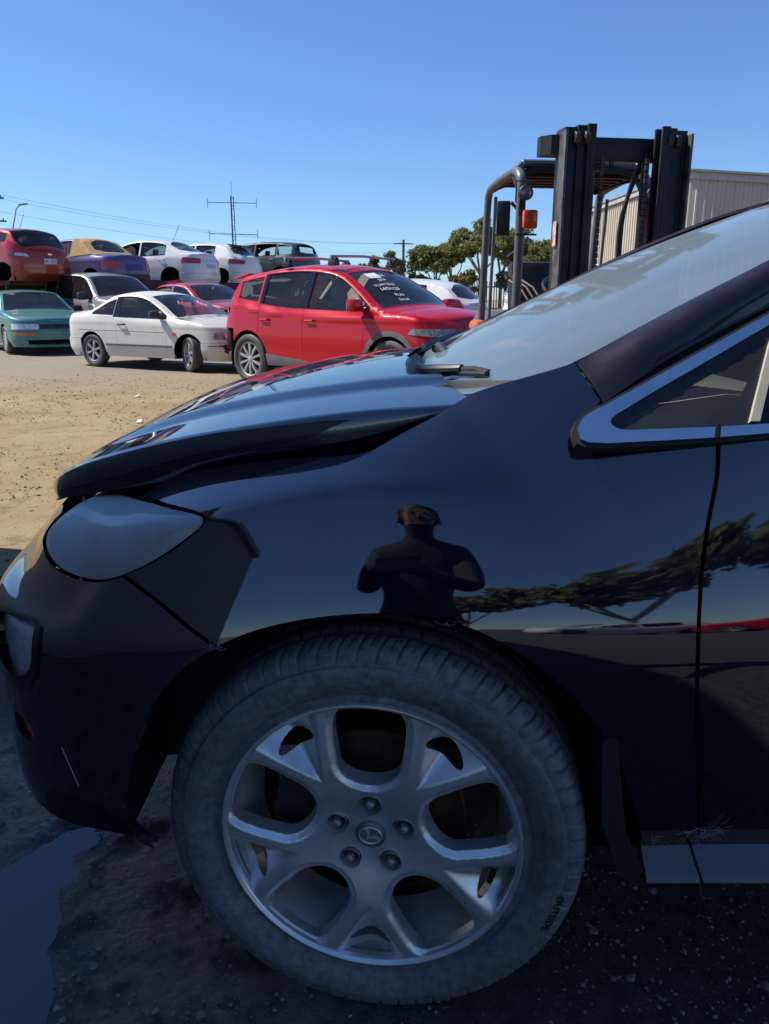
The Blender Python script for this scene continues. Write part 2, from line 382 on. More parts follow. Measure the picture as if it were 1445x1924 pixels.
def stones(name, n, place, size, mat, label, seed, flat=.6, dry=False):
    r_ = np.random.default_rng(seed); bm = bmesh.new(); bmesh.ops.create_icosphere(bm, subdivisions=1, radius=1.0); bv = np.array([v.co[:] for v in bm.verts]); bf = np.array([[v.index for v in f.verts] for f in bm.faces]); bm.free()
    V = []; F = []
    for i in range(n):
        x, y = place(r_)
        if dry and x < -.2 and inpoly(np.array([(x, y)]), PUD_IN)[0]: continue
        s_ = size(r_); q = bv*(1+r_.normal(0, .16, (len(bv), 1)))*[s_*r_.uniform(.7, 1.3), s_*r_.uniform(.7, 1.3), s_*flat*r_.uniform(.6, 1.2)]; a = r_.uniform(0, 6.28); c_, d_ = math.cos(a), math.sin(a)
        q = np.stack((q[:, 0]*c_-q[:, 1]*d_+x, q[:, 0]*d_+q[:, 1]*c_+y, q[:, 2]+s_*flat*.25-.004), -1); F.append(bf+len(V)*len(bv)); V.append(q)
    o = mesh_obj(name, np.concatenate(V), np.concatenate(F), mat, None, smooth=False); return tag(o, label, kind='stuff')
plain('stone_grey', (.36, .35, .335), .7, c2=(.12, .115, .11), scale=40); plain('stone_tan', (.34, .265, .16), .85, c2=(.16, .115, .06), scale=1.6); plain('clod', (.17, .115, .06), .95, c2=(.10, .066, .036), scale=25)
stones('gravel', 5200, lambda r: (r.uniform(-.95, 1.5), .75+abs(r.normal(0, .75))), lambda r: .0022+.0028*r.random()**2+(.008*r.random() if r.random() < .05 else 0), 'stone_grey', 'grey gravel on the shaded ground under the purple SUV', 3, dry=True)
stones('clods', 4200, lambda r: (lambda y: (r.uniform(-.62*y-1, 1.5), y))(3.2+10*r.random()**1.3), lambda r: .003+.011*r.random()**4, 'clod', 'dark dirt clods scattered over the sunlit yard', 4)
stones('pebbles', 9000, lambda r: (lambda y: (r.uniform(-.62*y-1, 1.5), y))(2.6+10*r.random()**1.2), lambda r: .003+.008*r.random()**3, 'stone_tan', 'pale pebbles scattered over the sunlit yard', 5)

# ------------------------------------------------------------------ corrugated sheds
plain('cladding_beige', (.50, .44, .35), .5, .0, c2=(.44, .385, .30), scale=1.5); plain('cladding_grey', (.30, .31, .32), .5, .3); plain('roof_grey', (.36, .35, .33), .6, .2); plain('flashing', (.46, .43, .39), .5, .1)
def ribbed(name, a, b, ztop, parent, mat, pitch=.25, depth=.035, z0=0.0):
    """trapezoidal rib sheet from plan point a to b; ztop(s) is the roof line"""
    a = np.array(a, float); b = np.array(b, float); L_ = np.linalg.norm(b-a); d = (b-a)/L_; n = np.array((d[1], -d[0])); S_ = []
    k = 0.0
    while k < L_-pitch: S_ += [(k, 0), (k+pitch*.62, 0), (k+pitch*.70, depth), (k+pitch*.92, depth)]; k += pitch
    S_ += [(L_, 0)]; V = []
    for s_, o in S_:
        p = a+d*s_+n*o; V += [(p[0], p[1], z0), (p[0], p[1], ztop(s_/L_))]
    F = [(2*i, 2*i+2, 2*i+3, 2*i+1) for i in range(len(S_)-1)]
    return mesh_obj(name, V, F, mat, parent, smooth=False)
def shed(name, corner, d, wd, dp, eave, ridge, label, mat, ridge_at=.5, cat='shed', pitch=.25):
    """gable end from corner along unit d (width wd), running back dp along the left normal"""
    C = empty(name, (corner[0], corner[1], 0)); d = np.array(d, float); d /= np.linalg.norm(d); n = np.array((-d[1], d[0])); g = lambda s_: eave+(ridge-eave)*(s_/ridge_at if s_ < ridge_at else (1-s_)/(1-ridge_at))
    ribbed('gable_wall', (0, 0), d*wd, g, C, mat, pitch); ribbed('side_wall', n*dp, (0, 0), lambda s_: eave, C, mat, pitch); ribbed('side_wall', d*wd, d*wd+n*dp, lambda s_: eave, C, mat, pitch)
    ribbed('rear_wall', d*wd+n*dp, n*dp, lambda s_: g(1-s_), C, mat, pitch)
    ov = .15
    for s0, s1 in ((-.01, ridge_at), (ridge_at, 1.01)):
        P = []
        for s_ in (s0, s1):
            z_ = g(min(max(s_, 0), 1))+.06
            for q in (-ov, dp+ov): p = d*wd*s_+n*q; P += [(p[0], p[1], z_), (p[0], p[1], z_-.12)]
        mesh_obj('roof', P, [(0, 2, 6, 4), (1, 5, 7, 3), (0, 4, 5, 1), (2, 3, 7, 6), (0, 1, 3, 2), (4, 6, 7, 5)], 'roof_grey', C, smooth=False)
    mb = MB()
    for s0, s1 in ((0, ridge_at), (ridge_at, 1)):
        a_, b_ = d*wd*s0-n*.17, d*wd*s1-n*.17; mb.add([(a_[0], a_[1], g(s0)-.16), (b_[0], b_[1], g(s1)-.16), (b_[0], b_[1], g(s1)+.07), (a_[0], a_[1], g(s0)+.07)], [(0, 1, 2, 3)])
    mb.build('barge_flashing', 'flashing', C, smooth=False)
    return tag(C, label, cat)
# ------------------------------------------------------------------ trees
def leaf_mat(name, c1, c2):
    m, t, b = _mat(name); gi = N(t, 'ShaderNodeNewGeometry'); mx = N(t, 'ShaderNodeMix', data_type='RGBA'); mx.inputs[6].default_value = rgb(c1); mx.inputs[7].default_value = rgb(c2); t.links.new(gi.outputs['Random Per Island'], mx.inputs[0]); t.links.new(mx.outputs[2], b.inputs['Base Color'])
    b.inputs['Roughness'].default_value = .55; tl = N(t, 'ShaderNodeBsdfTranslucent'); t.links.new(mx.outputs[2], tl.inputs[0]); ms = N(t, 'ShaderNodeMixShader'); ms.inputs[0].default_value = .45
    t.links.new(b.outputs[0], ms.inputs[1]); t.links.new(tl.outputs[0], ms.inputs[2]); t.links.new(ms.outputs[0], t.nodes['Material Output'].inputs[0])
leaf_mat('gum_leaf', (.110, .132, .034), (.225, .225, .070)); leaf_mat('gum_leaf_grey', (.09, .10, .05), (.16, .165, .09)); leaf_mat('dark_leaf', (.02, .035, .012), (.05, .07, .022)); leaf_mat('dry_leaf', (.12, .095, .03), (.20, .16, .06))
plain('gum_bark', (.36, .31, .25), .85, c2=(.22, .17, .13), scale=6)
def tree(x, y, h, spread, label, leaf='gum_leaf', seed=1, clumps=26, leaves=120, base=.35, group='gum trees beyond the yard', ls=.25, trunk_r=None, name='gum_tree', lean=0.0):
    r_ = np.random.default_rng(seed); C = empty(name, (x, y, 0)); tag(C, label, 'tree', group); mb = MB(); tr = trunk_r or h*.022; cl = []
    fork = h*base
    mb.tube([(0, 0, -.1), (lean*.3, 0, fork*.6), (lean*.6, .1, fork)], [tr, tr*.85, tr*.7], 8)
    nl = 5
    for i in range(nl):
        a = i*2*PI/nl+r_.uniform(-.4, .4); rr = spread*r_.uniform(.35, .75); top = np.array((lean+rr*math.cos(a), rr*math.sin(a), h*r_.uniform(.68, .92))); mid = np.array((lean*.6, .1, fork))*.5+top*.5+r_.normal(0, spread*.08, 3)
        mb.tube([(lean*.6, .1, fork), mid, top], [tr*.55, tr*.35, tr*.10], 6); cl += [mid*.35+top*.65+r_.normal(0, spread*.16, 3) for _ in range(clumps//nl)]+[top]
    mb.build('trunk', 'gum_bark', C)
    V = []; F = []; k = 0
    for c in cl:
        R_ = spread*r_.uniform(.15, .29); n = int(leaves*(R_/(spread*.24))**2); dv = r_.normal(0, 1, (n, 3)); dv /= np.linalg.norm(dv, axis=1)[:, None]; P = c+dv*(R_*r_.uniform(.45, 1.0, (n, 1)))*[1.15, 1.15, .72]
        a = r_.normal(0, 1, (n, 3)); a /= np.linalg.norm(a, axis=1)[:, None]; b_ = np.cross(a, r_.normal(0, 1, (n, 3))); b_ /= np.linalg.norm(b_, axis=1)[:, None]+1e-9; s_ = ls*r_.uniform(.6, 1.4, (n, 1))
        V.append(np.stack((P-a*s_, P+b_*s_*.45, P+a*s_, P-b_*s_*.45), 1).reshape(-1, 3))
    V = np.concatenate(V); F = np.arange(len(V)).reshape(-1, 4)
    mesh_obj('crown', np.array(V), np.array(F), leaf, C, smooth=False); return C
# ------------------------------------------------------------------ palette
paint('paint_purple', (0.0035, 0.0028, 0.014), metal=0.4, rough=0.40, cior=2.05, spec=0.0, dust=(0.16, 0.14, 0.14), dust_amt=0.025, speck=0.25)
paint('paint_purple_dusty', (0.006, 0.0045, 0.016), metal=0.45, rough=0.45, dust=(0.15, 0.13, 0.14), dust_amt=0.20, speck=0.5, dscale=14.0, coat=0.8)
paint('paint_red', (0.42, 0.0015, 0.012), metal=0.12, rough=0.4, dust_amt=0.012, coat=0.6)
paint('paint_silver_white', (0.68, 0.67, 0.63), metal=0.1, rough=0.45, dust=(0.42, 0.34, 0.22), dust_amt=0.25, coat=0.5)
paint('paint_teal', (0.055, 0.21, 0.215), metal=0.4, rough=0.4, dust_amt=0.14, coat=0.7)
paint('paint_grey', (0.34, 0.33, 0.32), metal=0.55, rough=0.36, dust_amt=0.12)
paint('paint_orange_red', (0.40, 0.04, 0.012), metal=0.3, rough=0.4, dust_amt=0.07)
paint('paint_violet_blue', (0.10, 0.095, 0.24), metal=0.4, rough=0.42, dust_amt=0.14, coat=0.6)
paint('paint_white', (0.72, 0.72, 0.71), metal=0.0, rough=0.4, dust_amt=0.10)
paint('paint_charcoal', (0.05, 0.05, 0.055), metal=0.4, rough=0.4, dust_amt=0.12)
paint('paint_maroon', (0.16, 0.008, 0.014), metal=0.3, rough=0.4, dust_amt=0.14)
plain('black_plastic', (0.016, 0.016, 0.018), 0.55, bmp=(400, .12, .001))
plain('black_gloss', (0.008, 0.008, 0.01), 0.12)
plain('grey_plastic', (0.12, 0.125, 0.13), 0.6)
plain('skirt_plastic', (0.15, 0.155, 0.165), 0.35, coat=0.5)
plain('dark_trim', (0.03, 0.03, 0.033), 0.4)
plain('cavity', (0.008, 0.008, 0.008), 0.9, spec=0.1)
plain('interior_dark', (0.025, 0.025, 0.028), 0.8)
plain('interior_grey', (0.16, 0.155, 0.14), 0.8)
plain('interior_beige', (0.44, 0.42, 0.34), 0.8)
plain('chrome', (0.80, 0.81, 0.83), 0.07, 1.0, c2=(0.70, 0.71, 0.73), scale=20)
plain('alloy', (0.90, 0.90, 0.90), 0.34, 0.72, c2=(0.62, 0.57, 0.50), scale=11, lo=.45, hi=.78)
plain('cap_grey', (0.30, 0.30, 0.31), 0.4, 0.5)
plain('alloy_dusty', (0.62, 0.61, 0.60), 0.5, 0.45, c2=(0.36, 0.31, 0.25), scale=9, lo=.42, hi=.66)
plain('alloy_far', (0.48, 0.48, 0.47), 0.4, 0.5)
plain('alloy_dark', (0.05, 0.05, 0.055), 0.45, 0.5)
plain('steel_dark', (0.06, 0.058, 0.055), 0.55, 0.7, c2=(0.09, 0.06, 0.045), scale=20)
plain('rust', (0.16, 0.07, 0.035), 0.85, 0.2, c2=(0.07, 0.04, 0.03), scale=25)
plain('red_lens', (0.45, 0.012, 0.018), 0.12, coat=0.8)
plain('orange_lens', (0.75, 0.13, 0.015), 0.18, coat=0.8)
plain('lamp_lens', (0.82, 0.83, 0.85), 0.2, 0.1, c2=(0.40, 0.40, 0.42), scale=22, coat=1.0)
plain('lamp_dark', (0.10, 0.10, 0.11), 0.1, 0.3, c2=(0.35, 0.35, 0.36), scale=26, coat=1.0)
plain('plate', (0.72, 0.74, 0.78), 0.4)
plain('plate_ink', (0.03, 0.05, 0.22), 0.5)
plain('white_ink', (0.82, 0.83, 0.82), 0.7)
plain('soft_top', (0.42, 0.29, 0.12), 0.9, c2=(0.33, 0.22, 0.09), scale=10, bmp=(300, .3, .002))
plain('mirror_glass', (0.8, 0.8, 0.82), 0.02, 1.0)
glass('glass_main', (0.50, 0.56, 0.56), 0.10, (0.40, 0.40, 0.37), opaq=0.0, scale=5)
glass('glass_clear', (0.80, 0.88, 0.86), 0.04)
glass('glass_tint', (0.34, 0.40, 0.41), 0.04)
glass('glass_dark', (0.05, 0.055, 0.06), 0.07)
def dust_sky_windscreen():
    glass('glass_screen', (0.50, 0.55, 0.54), 0.16, (0.30, 0.40, 0.48), opaq=0.18, scale=3, rough=0.05)  # road dust, its blue tint painted in for the sky's reflection
dust_sky_windscreen()
def hazed_lens():
    m, t, b = _mat('hazed_lens')
    o, f, _ = noise_mix(t, (0.56, 0.60, 0.56), (0.34, 0.30, 0.22), 6.0, .40, .75)
    t.links.new(o, b.inputs['Base Color']); b.inputs['Roughness'].default_value = 0.34
    b.inputs['Coat Weight'].default_value = 0.9; b.inputs['Coat Roughness'].default_value = 0.22; b.inputs['Coat IOR'].default_value = 1.6
hazed_lens()
def lamp_cover():
    m = glass('lamp_cover', (0.80, 0.84, 0.80), 0.20, (0.86, 0.92, 0.87), opaq=0.22, scale=9, rough=0.10); t = m.node_tree
    fac = [n for n in t.nodes if n.type == 'MAP_RANGE'][0]; ms = fac.outputs[0].links[0].to_node; tc = N(t, 'ShaderNodeTexCoord'); vm = N(t, 'ShaderNodeVectorMath', operation='DOT_PRODUCT'); vm.inputs[1].default_value = (-.62, 0, .78)
    t.links.new(tc.outputs['Object'], vm.inputs[0]); r = N(t, 'ShaderNodeMapRange'); r.inputs[1].default_value = .885; r.inputs[2].default_value = 1.04; r.inputs[3].default_value = .0; r.inputs[4].default_value = .55; t.links.new(vm.outputs['Value'], r.inputs[0])
    ad = N(t, 'ShaderNodeMath', operation='ADD', use_clamp=True); t.links.new(fac.outputs[0], ad.inputs[0]); t.links.new(r.outputs[0], ad.inputs[1]); t.links.new(ad.outputs[0], ms.inputs[0])
lamp_cover()      # clouded plastic: the veil thickens towards the upper, forward part of the cover
plain('lamp_housing', (0.30, 0.27, 0.23), 0.5, c2=(0.10, 0.085, 0.075), scale=9)
def tyre_mat(name, dust_amt, dust=(0.15, 0.145, 0.14)):
    m, t, b = _mat(name); tc = N(t, 'ShaderNodeTexCoord'); fs = []
    for sc, lo, hi in ((3.0, .30, .80), (60.0, .35, .70)):
        n = N(t, 'ShaderNodeTexNoise', Scale=sc, Detail=9.0, Roughness=0.7); t.links.new(tc.outputs['Object'], n.inputs['Vector'])
        r = N(t, 'ShaderNodeMapRange'); r.inputs[1].default_value = lo; r.inputs[2].default_value = hi; r.inputs[3].default_value = .35; t.links.new(n.outputs['Fac'], r.inputs[0]); fs.append(r.outputs[0])
    mu = N(t, 'ShaderNodeMath', operation='MULTIPLY'); t.links.new(fs[0], mu.inputs[0]); t.links.new(fs[1], mu.inputs[1]); m2 = N(t, 'ShaderNodeMath', operation='MULTIPLY'); t.links.new(mu.outputs[0], m2.inputs[0]); m2.inputs[1].default_value = dust_amt
    mx = N(t, 'ShaderNodeMix', data_type='RGBA'); mx.inputs[6].default_value = (0.026, 0.026, 0.028, 1); mx.inputs[7].default_value = rgb(dust)
    t.links.new(m2.outputs[0], mx.inputs[0]); t.links.new(mx.outputs[2], b.inputs['Base Color']); b.inputs['Roughness'].default_value = 0.55
    bump(t, b, 260, .3, .001)
tyre_mat('tyre_rubber', 1.0, (0.42, 0.42, 0.42)); tyre_mat('tyre_far', 0.6)

# ------------------------------------------------------------------ the dark purple SUV in front
YC, Y0 = 1.975, 1.035
def plan(t):
    """plan outline of the body side: t = x along the flank, running round the corners to the centre line; returns point and inward normal"""
    t = np.asarray(t, float); e = 1e-4
    def c(t):
        x = t.copy(); y = Y0+0.010*np.clip(np.abs(t-1.3)-0.9, 0, None)**2
        f = t < -0.25; ph = np.clip((-0.25-t)/1.25, 0, 1)*PI/2; n = 2.35
        r = (np.cos(ph)**n+np.sin(ph)**n)**(-1/n); yb = Y0+0.010*0.65**2
        x = np.where(f, -0.25-0.61*np.sin(ph)*r, x); y = np.where(f, YC-(YC-yb)*np.cos(ph)*r, y)
        g = t > 3.15; ph = np.clip((t-3.15)/1.2, 0, 1)*PI/2; n = 2.8
        r = (np.cos(ph)**n+np.sin(ph)**n)**(-1/n); yb = Y0+0.010*0.95**2
        x = np.where(g, 3.15+0.55*np.sin(ph)*r, x); y = np.where(g, YC-(YC-yb)*np.cos(ph)*r, y)
        return np.stack((x, y), -1)
    p = c(t); d = c(t+e)-c(t-e); d /= np.linalg.norm(d, axis=-1, keepdims=True)+1e-12
    return p, np.stack((-d[..., 1], d[..., 0]), -1)
ST = [  # t, ten levels of (inset, z)
 (-1.50, [(.040,.255),(.002,.312),(.0,.44),(0,.56),(0,.65),(.03,.70),(.06,.735),(.10,.77),(.14,.79),(.18,.80)]),
 (-1.30, [(.040,.255),(.002,.312),(.0,.44),(0,.56),(0,.65),(.03,.70),(.06,.735),(.10,.77),(.14,.79),(.18,.80)]),
 (-1.10, [(.040,.255),(.002,.312),(.0,.44),(.0,0.632),(.004,0.682),(.045,0.690),(.078,0.710),(.11,.79),(.15,.82),(.20,.845)]),
 (-.92, [(.040,.26),(.002,.316),(.0,.45),(.0,0.640),(.004,0.690),(.045,0.698),(.078,0.718),(.12,.80),(.18,.84),(.25,.865)]),
 (-.76, [(.042,.265),(.004,.325),(.002,.46),(.0,0.648),(.004,0.698),(.045,0.706),(.078,0.728),(.135,.82),(.21,.86),(.29,.888)]),
 (-.62, [(.045,.27),(.008,.34),(.004,.48),(.0,0.655),(.004,0.705),(.045,0.714),(.078,0.740),(.12,.842),(.20,.882),(.29,.915)]),
 (-.50, [(.07,.29),(.028,.38),(.008,.505),(0,.63),(0,.712),(.017,.772),(.05,.825),(.105,.868),(.19,.902),(.29,.932)]),
 (-.38, [(.06,.295),(.025,.395),(.008,.53),(0,.66),(.010,.725),(.028,.785),(.060,.858),(.076,.880),(.122,.899),(.27,.943)]),
 (-.25, [(.05,.30),(.02,.41),(.008,.56),(.001,.68),(.012,.745),(.036,.815),(.070,.899),(.079,.913),(.112,.925),(.25,.957)]),
 (-.12, [(.05,.31),(.02,.43),(.008,.57),(.002,.69),(.013,.76),(.040,.84),(.074,.928),(.082,.941),(.112,.951),(.235,.979)]),
 (0.00, [(.05,.32),(.02,.44),(.008,.58),(.002,.70),(.014,.765),(.042,.85),(.076,.944),(.084,.957),(.114,.966),(.215,.999)]),
 (0.12, [(.05,.32),(.02,.44),(.008,.58),(.002,.70),(.014,.765),(.040,.845),(.071,.932),(.086,.954),(.122,.982),(.205,1.085)]),
 (0.25, [(.05,.32),(.02,.43),(.008,.57),(.002,.70),(.014,.765),(.036,.835),(.060,.895),(.086,.95),(.128,1.03),(.198,1.135)]),
 (0.38, [(.05,.32),(.024,.42),(.010,.56),(.002,.69),(.013,.755),(.032,.82),(.053,.885),(.077,.96),(.114,1.045),(.18,1.155)]),
 (0.50, [(.055,.32),(.03,.41),(.012,.55),(.002,.69),(.012,.755),(.029,.82),(.048,.885),(.068,.95),(.09,1.015),(.124,1.10)]),
 (0.65, [(.055,.32),(.03,.41),(.012,.55),(.002,.69),(.012,.755),(.029,.825),(.047,.89),(.062,.95),(.074,1.0),(.086,1.046)]),
 (0.95, [(.055,.32),(.03,.41),(.012,.55),(0,.68),(.006,.78),(.018,.86),(.034,.925),(.052,.975),(.068,1.018),(.084,1.060)]),
 (1.40, [(.055,.32),(.03,.41),(.012,.55),(0,.68),(.006,.79),(.018,.88),(.034,.945),(.052,.995),(.068,1.04),(.084,1.085)]),
 (1.90, [(.055,.32),(.03,.41),(.012,.55),(0,.68),(.006,.80),(.018,.90),(.034,.97),(.052,1.02),(.068,1.07),(.084,1.115)]),
 (2.40, [(.055,.32),(.03,.41),(.012,.55),(0,.69),(.006,.82),(.018,.92),(.034,1.0),(.052,1.06),(.068,1.11),(.084,1.155)]),
 (2.80, [(.05,.32),(.024,.42),(.008,.56),(0,.70),(.006,.83),(.018,.94),(.034,1.02),(.052,1.08),(.068,1.13),(.084,1.18)]),
 (3.15, [(.05,.31),(.024,.42),(.008,.56),(0,.70),(.003,.83),(.015,.94),(.03,1.03),(.05,1.09),(.07,1.14),(.09,1.19)]),
 (3.45, [(.07,.28),(.03,.38),(.008,.52),(0,.66),(.012,.79),(.03,.92),(.05,1.02),(.075,1.09),(.095,1.14),(.115,1.19)]),
 (3.75, [(.09,.26),(.04,.36),(.008,.50),(0,.64),(.015,.77),(.035,.90),(.06,1.01),(.085,1.09),(.105,1.14),(.125,1.19)]),
 (4.05, [(.09,.26),(.04,.36),(.008,.50),(0,.64),(.015,.77),(.035,.90),(.06,1.01),(.085,1.09),(.105,1.14),(.125,1.19)]),
 (4.35, [(.09,.26),(.04,.36),(.008,.50),(0,.64),(.015,.77),(.035,.90),(.06,1.01),(.085,1.09),(.105,1.14),(.125,1.19)])]
TT = np.array([s[0] for s in ST])
_p, _n = plan(TT); _p[0][1] = YC; _n[0] = (1, 0); _n[-1] = (-1, 0)
NET = np.array([[(*(_p[i]+_n[i]*a), z) for a, z in s[1]] for i, s in enumerate(ST)])
def body(Q):
    """Q columns: t (metres along the flank), level 0..9"""
    return bspl(NET, np.interp(Q[:, 0], TT, np.arange(len(TT))), Q[:, 1])
_gt = np.linspace(-1.5, 1.2, 541); _gl = np.linspace(0, 9, 361)
_G = np.stack(np.meshgrid(_gt, _gl, indexing='ij'), -1).reshape(-1, 2); _GP = project(body(_G))
_N1 = None
def trace(px):
    """photo points -> (t, level) on the body surface, nearest sheet first"""
    px = np.asarray(px, float); d = np.linalg.norm(body(_G)-[0, 0, CAM_H], axis=1) if not hasattr(trace, 'd') else trace.d
    trace.d = d; o = []
    for p in px:
        e = ((_GP-p)**2).sum(1); k = np.argpartition(e, 12)[:12]; k = k[e[k] < e[k].min()+30]; q = _G[k[np.argmin(d[k])]].copy()
        for _ in range(6):
            f = lambda a: project(body(np.array([a])))[0]
            r = p-f(q); J = np.stack(((f(q+[1e-3, 0])-f(q-[1e-3, 0]))/2e-3, (f(q+[0, 1e-2])-f(q-[0, 1e-2]))/2e-2), 1)
            try: s = np.linalg.solve(J, r)
            except Exception: break
            s = np.clip(s, [-.02, -.15], [.02, .15]); q = q+s
            q = np.clip(q, [-1.5, 0], [1.2, 9])
        o.append(q)
    return np.array(o)
suv = empty('suv')
outward = lambda P: np.stack((P[:, 0]-np.clip(P[:, 0], -.2, 3.1), P[:, 1]-YC, np.zeros(len(P))), -1)+np.array((0, -.2, .25))
BS = (0.02, 0.18)

# wheel arch line (front half belongs to the bumper, rear half to the fender)
arch_f = trace(cr([(410, 1214), (345, 1256), (290, 1322), (256, 1400), (240, 1480), (240, 1540)], 5))
arch_r = trace(cr([(414, 1211), (480, 1184), (580, 1162), (700, 1152), (800, 1157), (890, 1182), (980, 1230), (1060, 1292), (1130, 1375), (1178, 1470), (1203, 1560), (1207, 1590)], 5))
seam = trace(cr([(236, 1080), (300, 1128), (360, 1178), (410, 1214)], 4)); seam_b = trace(cr([(229, 1084), (294, 1133), (355, 1184), (405, 1219)], 4))
lamp = trace(cr([(212, 925), (262, 938), (330, 955), (372, 966), (380, 976), (372, 992), (340, 1018), (285, 1054), (232, 1078), (185, 1088), (135, 1078), (100, 1055), (84, 1020), (95, 990), (125, 960), (165, 936)], 4, closed=True))
gap = trace(cr([(226, 919), (300, 901), (420, 877), (540, 862), (650, 856), (700, 845), (755, 815), (820, 780), (882, 742)], 5))
cowl_edge = trace(cr([(884, 740), (930, 725), (990, 708), (1040, 694), (1078, 682)], 4))
pil_base = trace([(1079, 681), (1104, 718), (1128, 754)])
dlo = trace(cr([(1130, 757), (1102, 772), (1086, 792), (1080, 812), (1088, 827), (1110, 836), (1180, 834), (1260, 830), (1344, 826)], 3))
door_f = trace(cr([(1346, 828), (1342, 900), (1326, 985), (1314, 1080), (1308, 1200), (1306, 1320), (1308, 1450), (1311, 1596)], 3))
sill_f = trace([(1309, 1596), (1210, 1593)])
lamp_in = lamp
# fender: seam -> lamp lower/rear edge -> hood gap -> cowl -> pillar -> chrome -> door -> sill -> arch
k0 = 32; lamp_rear = lamp[0:34][::-1]
fend = np.concatenate((seam[::-1], trace(cr([(236, 1080), (290, 1056), (345, 1020), (378, 992), (386, 976), (376, 962), (330, 949), (262, 931), (230, 921)], 3)), gap[1:], cowl_edge[1:], pil_base, dlo[1:], door_f[1:], sill_f, arch_r[::-1][1:]))
panel('front_fender', fend, body, BS, 'paint_purple', suv, flange=0.02, out=outward, edge_drop=0.0)
# bumper
tb = trace([(240, 1545), (296, 1592)])
bmp = np.concatenate((seam_b, arch_f[1:], trace(cr([(240, 1548), (262, 1575), (292, 1592)], 2))[1:], trace(cr([(286, 1594), (240, 1570), (190, 1559), (140, 1548), (100, 1531), (80, 1514)], 3)), np.array([(-.95, .2), (-1.05, 0), (-1.5, 0), (-1.5, 8.3), (-1.3, 8.3), (-1.15, 8.35), (-1.09, 8.2), (-1.08, 7.6)]),
      trace(cr([(116, 962), (95, 985), (80, 1016), (92, 1056), (130, 1084), (185, 1094), (232, 1084)], 4))))
fe = trace([(74, 1180), (69, 1230), (58, 1285)]); fog = np.array([fe[2], fe[1], fe[0], fe[0]-[.05, -.25], fe[1]-[.26, -.3], fe[2]-[.20, .1]])
fog_h = smooth_poly(fog, 2)
ie = trace([(60, 1360), (66, 1400)]); ind_h = smooth_poly(np.array([ie[0], ie[0]-[.10, 0], ie[1]-[.10, 0], ie[1]]), 2)
grille = smooth_poly(np.array([(-1.24, .9), (-1.24, 5.2), (-1.495, 5.2), (-1.495, .9)]), 2)
panel('front_bumper', bmp, body, BS, 'paint_purple', suv, holes=[fog_h, ind_h, grille], flange=0.018, out=outward, mirror=YC)
for k, (h, nm, mt) in enumerate(((fog_h, 'fog_lamp', 'lamp_lens'), (ind_h, 'bumper_reflector', 'orange_lens'))):
    o = panel(nm, h, body, (.02, .2), mt, suv, flange=0.02, out=outward, off=-0.012); mirror_obj(o, YC)
fc_ = fog.mean(0)
o = panel('fog_bezel', smooth_poly(fc_+(fog-fc_)*1.16, 2), body, (.02, .2), 'black_gloss', suv, holes=[smooth_poly(fc_+(fog-fc_)*.96, 2)], flange=.03, out=outward, off=.004); mirror_obj(o, YC)
g_ = panel('grille', grille, body, (.03, .3), 'cavity', suv, flange=0, out=outward, off=-0.03, mirror=YC)
for k in range(4):
    l = 1.3+k*1.1; bar = panel('grille_bar', np.array([(-1.25, l), (-1.5, l), (-1.5, l+.28), (-1.25, l+.28)]), body, (.03, .2), 'dark_trim', suv, flange=.02, out=outward, off=-.012, mirror=YC)
# headlamp: hazed cover bulging from its recess, dark bowl behind
def bulge(poly, amt):
    def f(Q):
        P = body(Q); e = np.array([.002, .02]); n = np.cross(body(Q+[.002, 0])-body(Q-[.002, 0]), body(Q+[0, .02])-body(Q-[0, .02])); n /= np.linalg.norm(n, axis=1, keepdims=True)+1e-12
        n *= np.sign((n*outward(P)).sum(1))[:, None]; d = dist_to_poly(Q*[8, 1], poly*[8, 1]); ins = inpoly(Q, poly)
        return P+n*(amt*(1-(1-np.clip(np.where(ins, d, 0)/1.1, 0, 1))**2))[:, None]
    return f
o = panel('headlamp', lamp, bulge(lamp, 0.016), (.016, .12), 'lamp_cover', suv, flange=0.006, out=outward, off=-.003); o2 = mirror_obj(o, YC)
lc = lamp.mean(0); l2 = lc+(lamp-lc)*.93
def bowl(Q):
    P = body(Q); d = np.clip(dist_to_poly(Q*[8, 1], l2*[8, 1])/1.0, 0, 1); c = body(lc[None])[0]
    return P+(np.array((.10, .16, -.01))*.55)*(1-(1-d[:, None])**2)+np.array((.008, .010, -.004))
b_ = panel('lamp_housing', l2, bowl, (.02, .15), 'lamp_housing', o, flange=0, out=outward); mirror_obj(b_, YC, parent=o2)
_c = body(lc[None])[0]; _ax = Vector((-.80, -.45, .10)).normalized()
for k, (ds, dz, rr_) in enumerate(((.0, -.01, .052), (.115, .030, .038))):
    q_ = Vector(_c)+Vector((.085+ds*.9, .055-ds*.45, dz)); M_ = Matrix.Translation(q_) @ _ax.to_track_quat('Z', 'Y').to_matrix().to_4x4()
    mb = MB(); mb.lathe([(rr_*.25, -.035), (rr_*.6, -.022), (rr_*.9, .0), (rr_, .02), (rr_*1.06, .02)], 28, M_); e_ = mb.build('lamp_reflector', 'chrome', o, angle=R(60)); mirror_obj(e_, YC, parent=o2)
    mb = MB(); mb.lathe([(0, .006), (rr_*.22, .0), (rr_*.25, -.03)], 14, M_); e_ = mb.build('lamp_bulb', 'lamp_lens', o); mirror_obj(e_, YC, parent=o2)
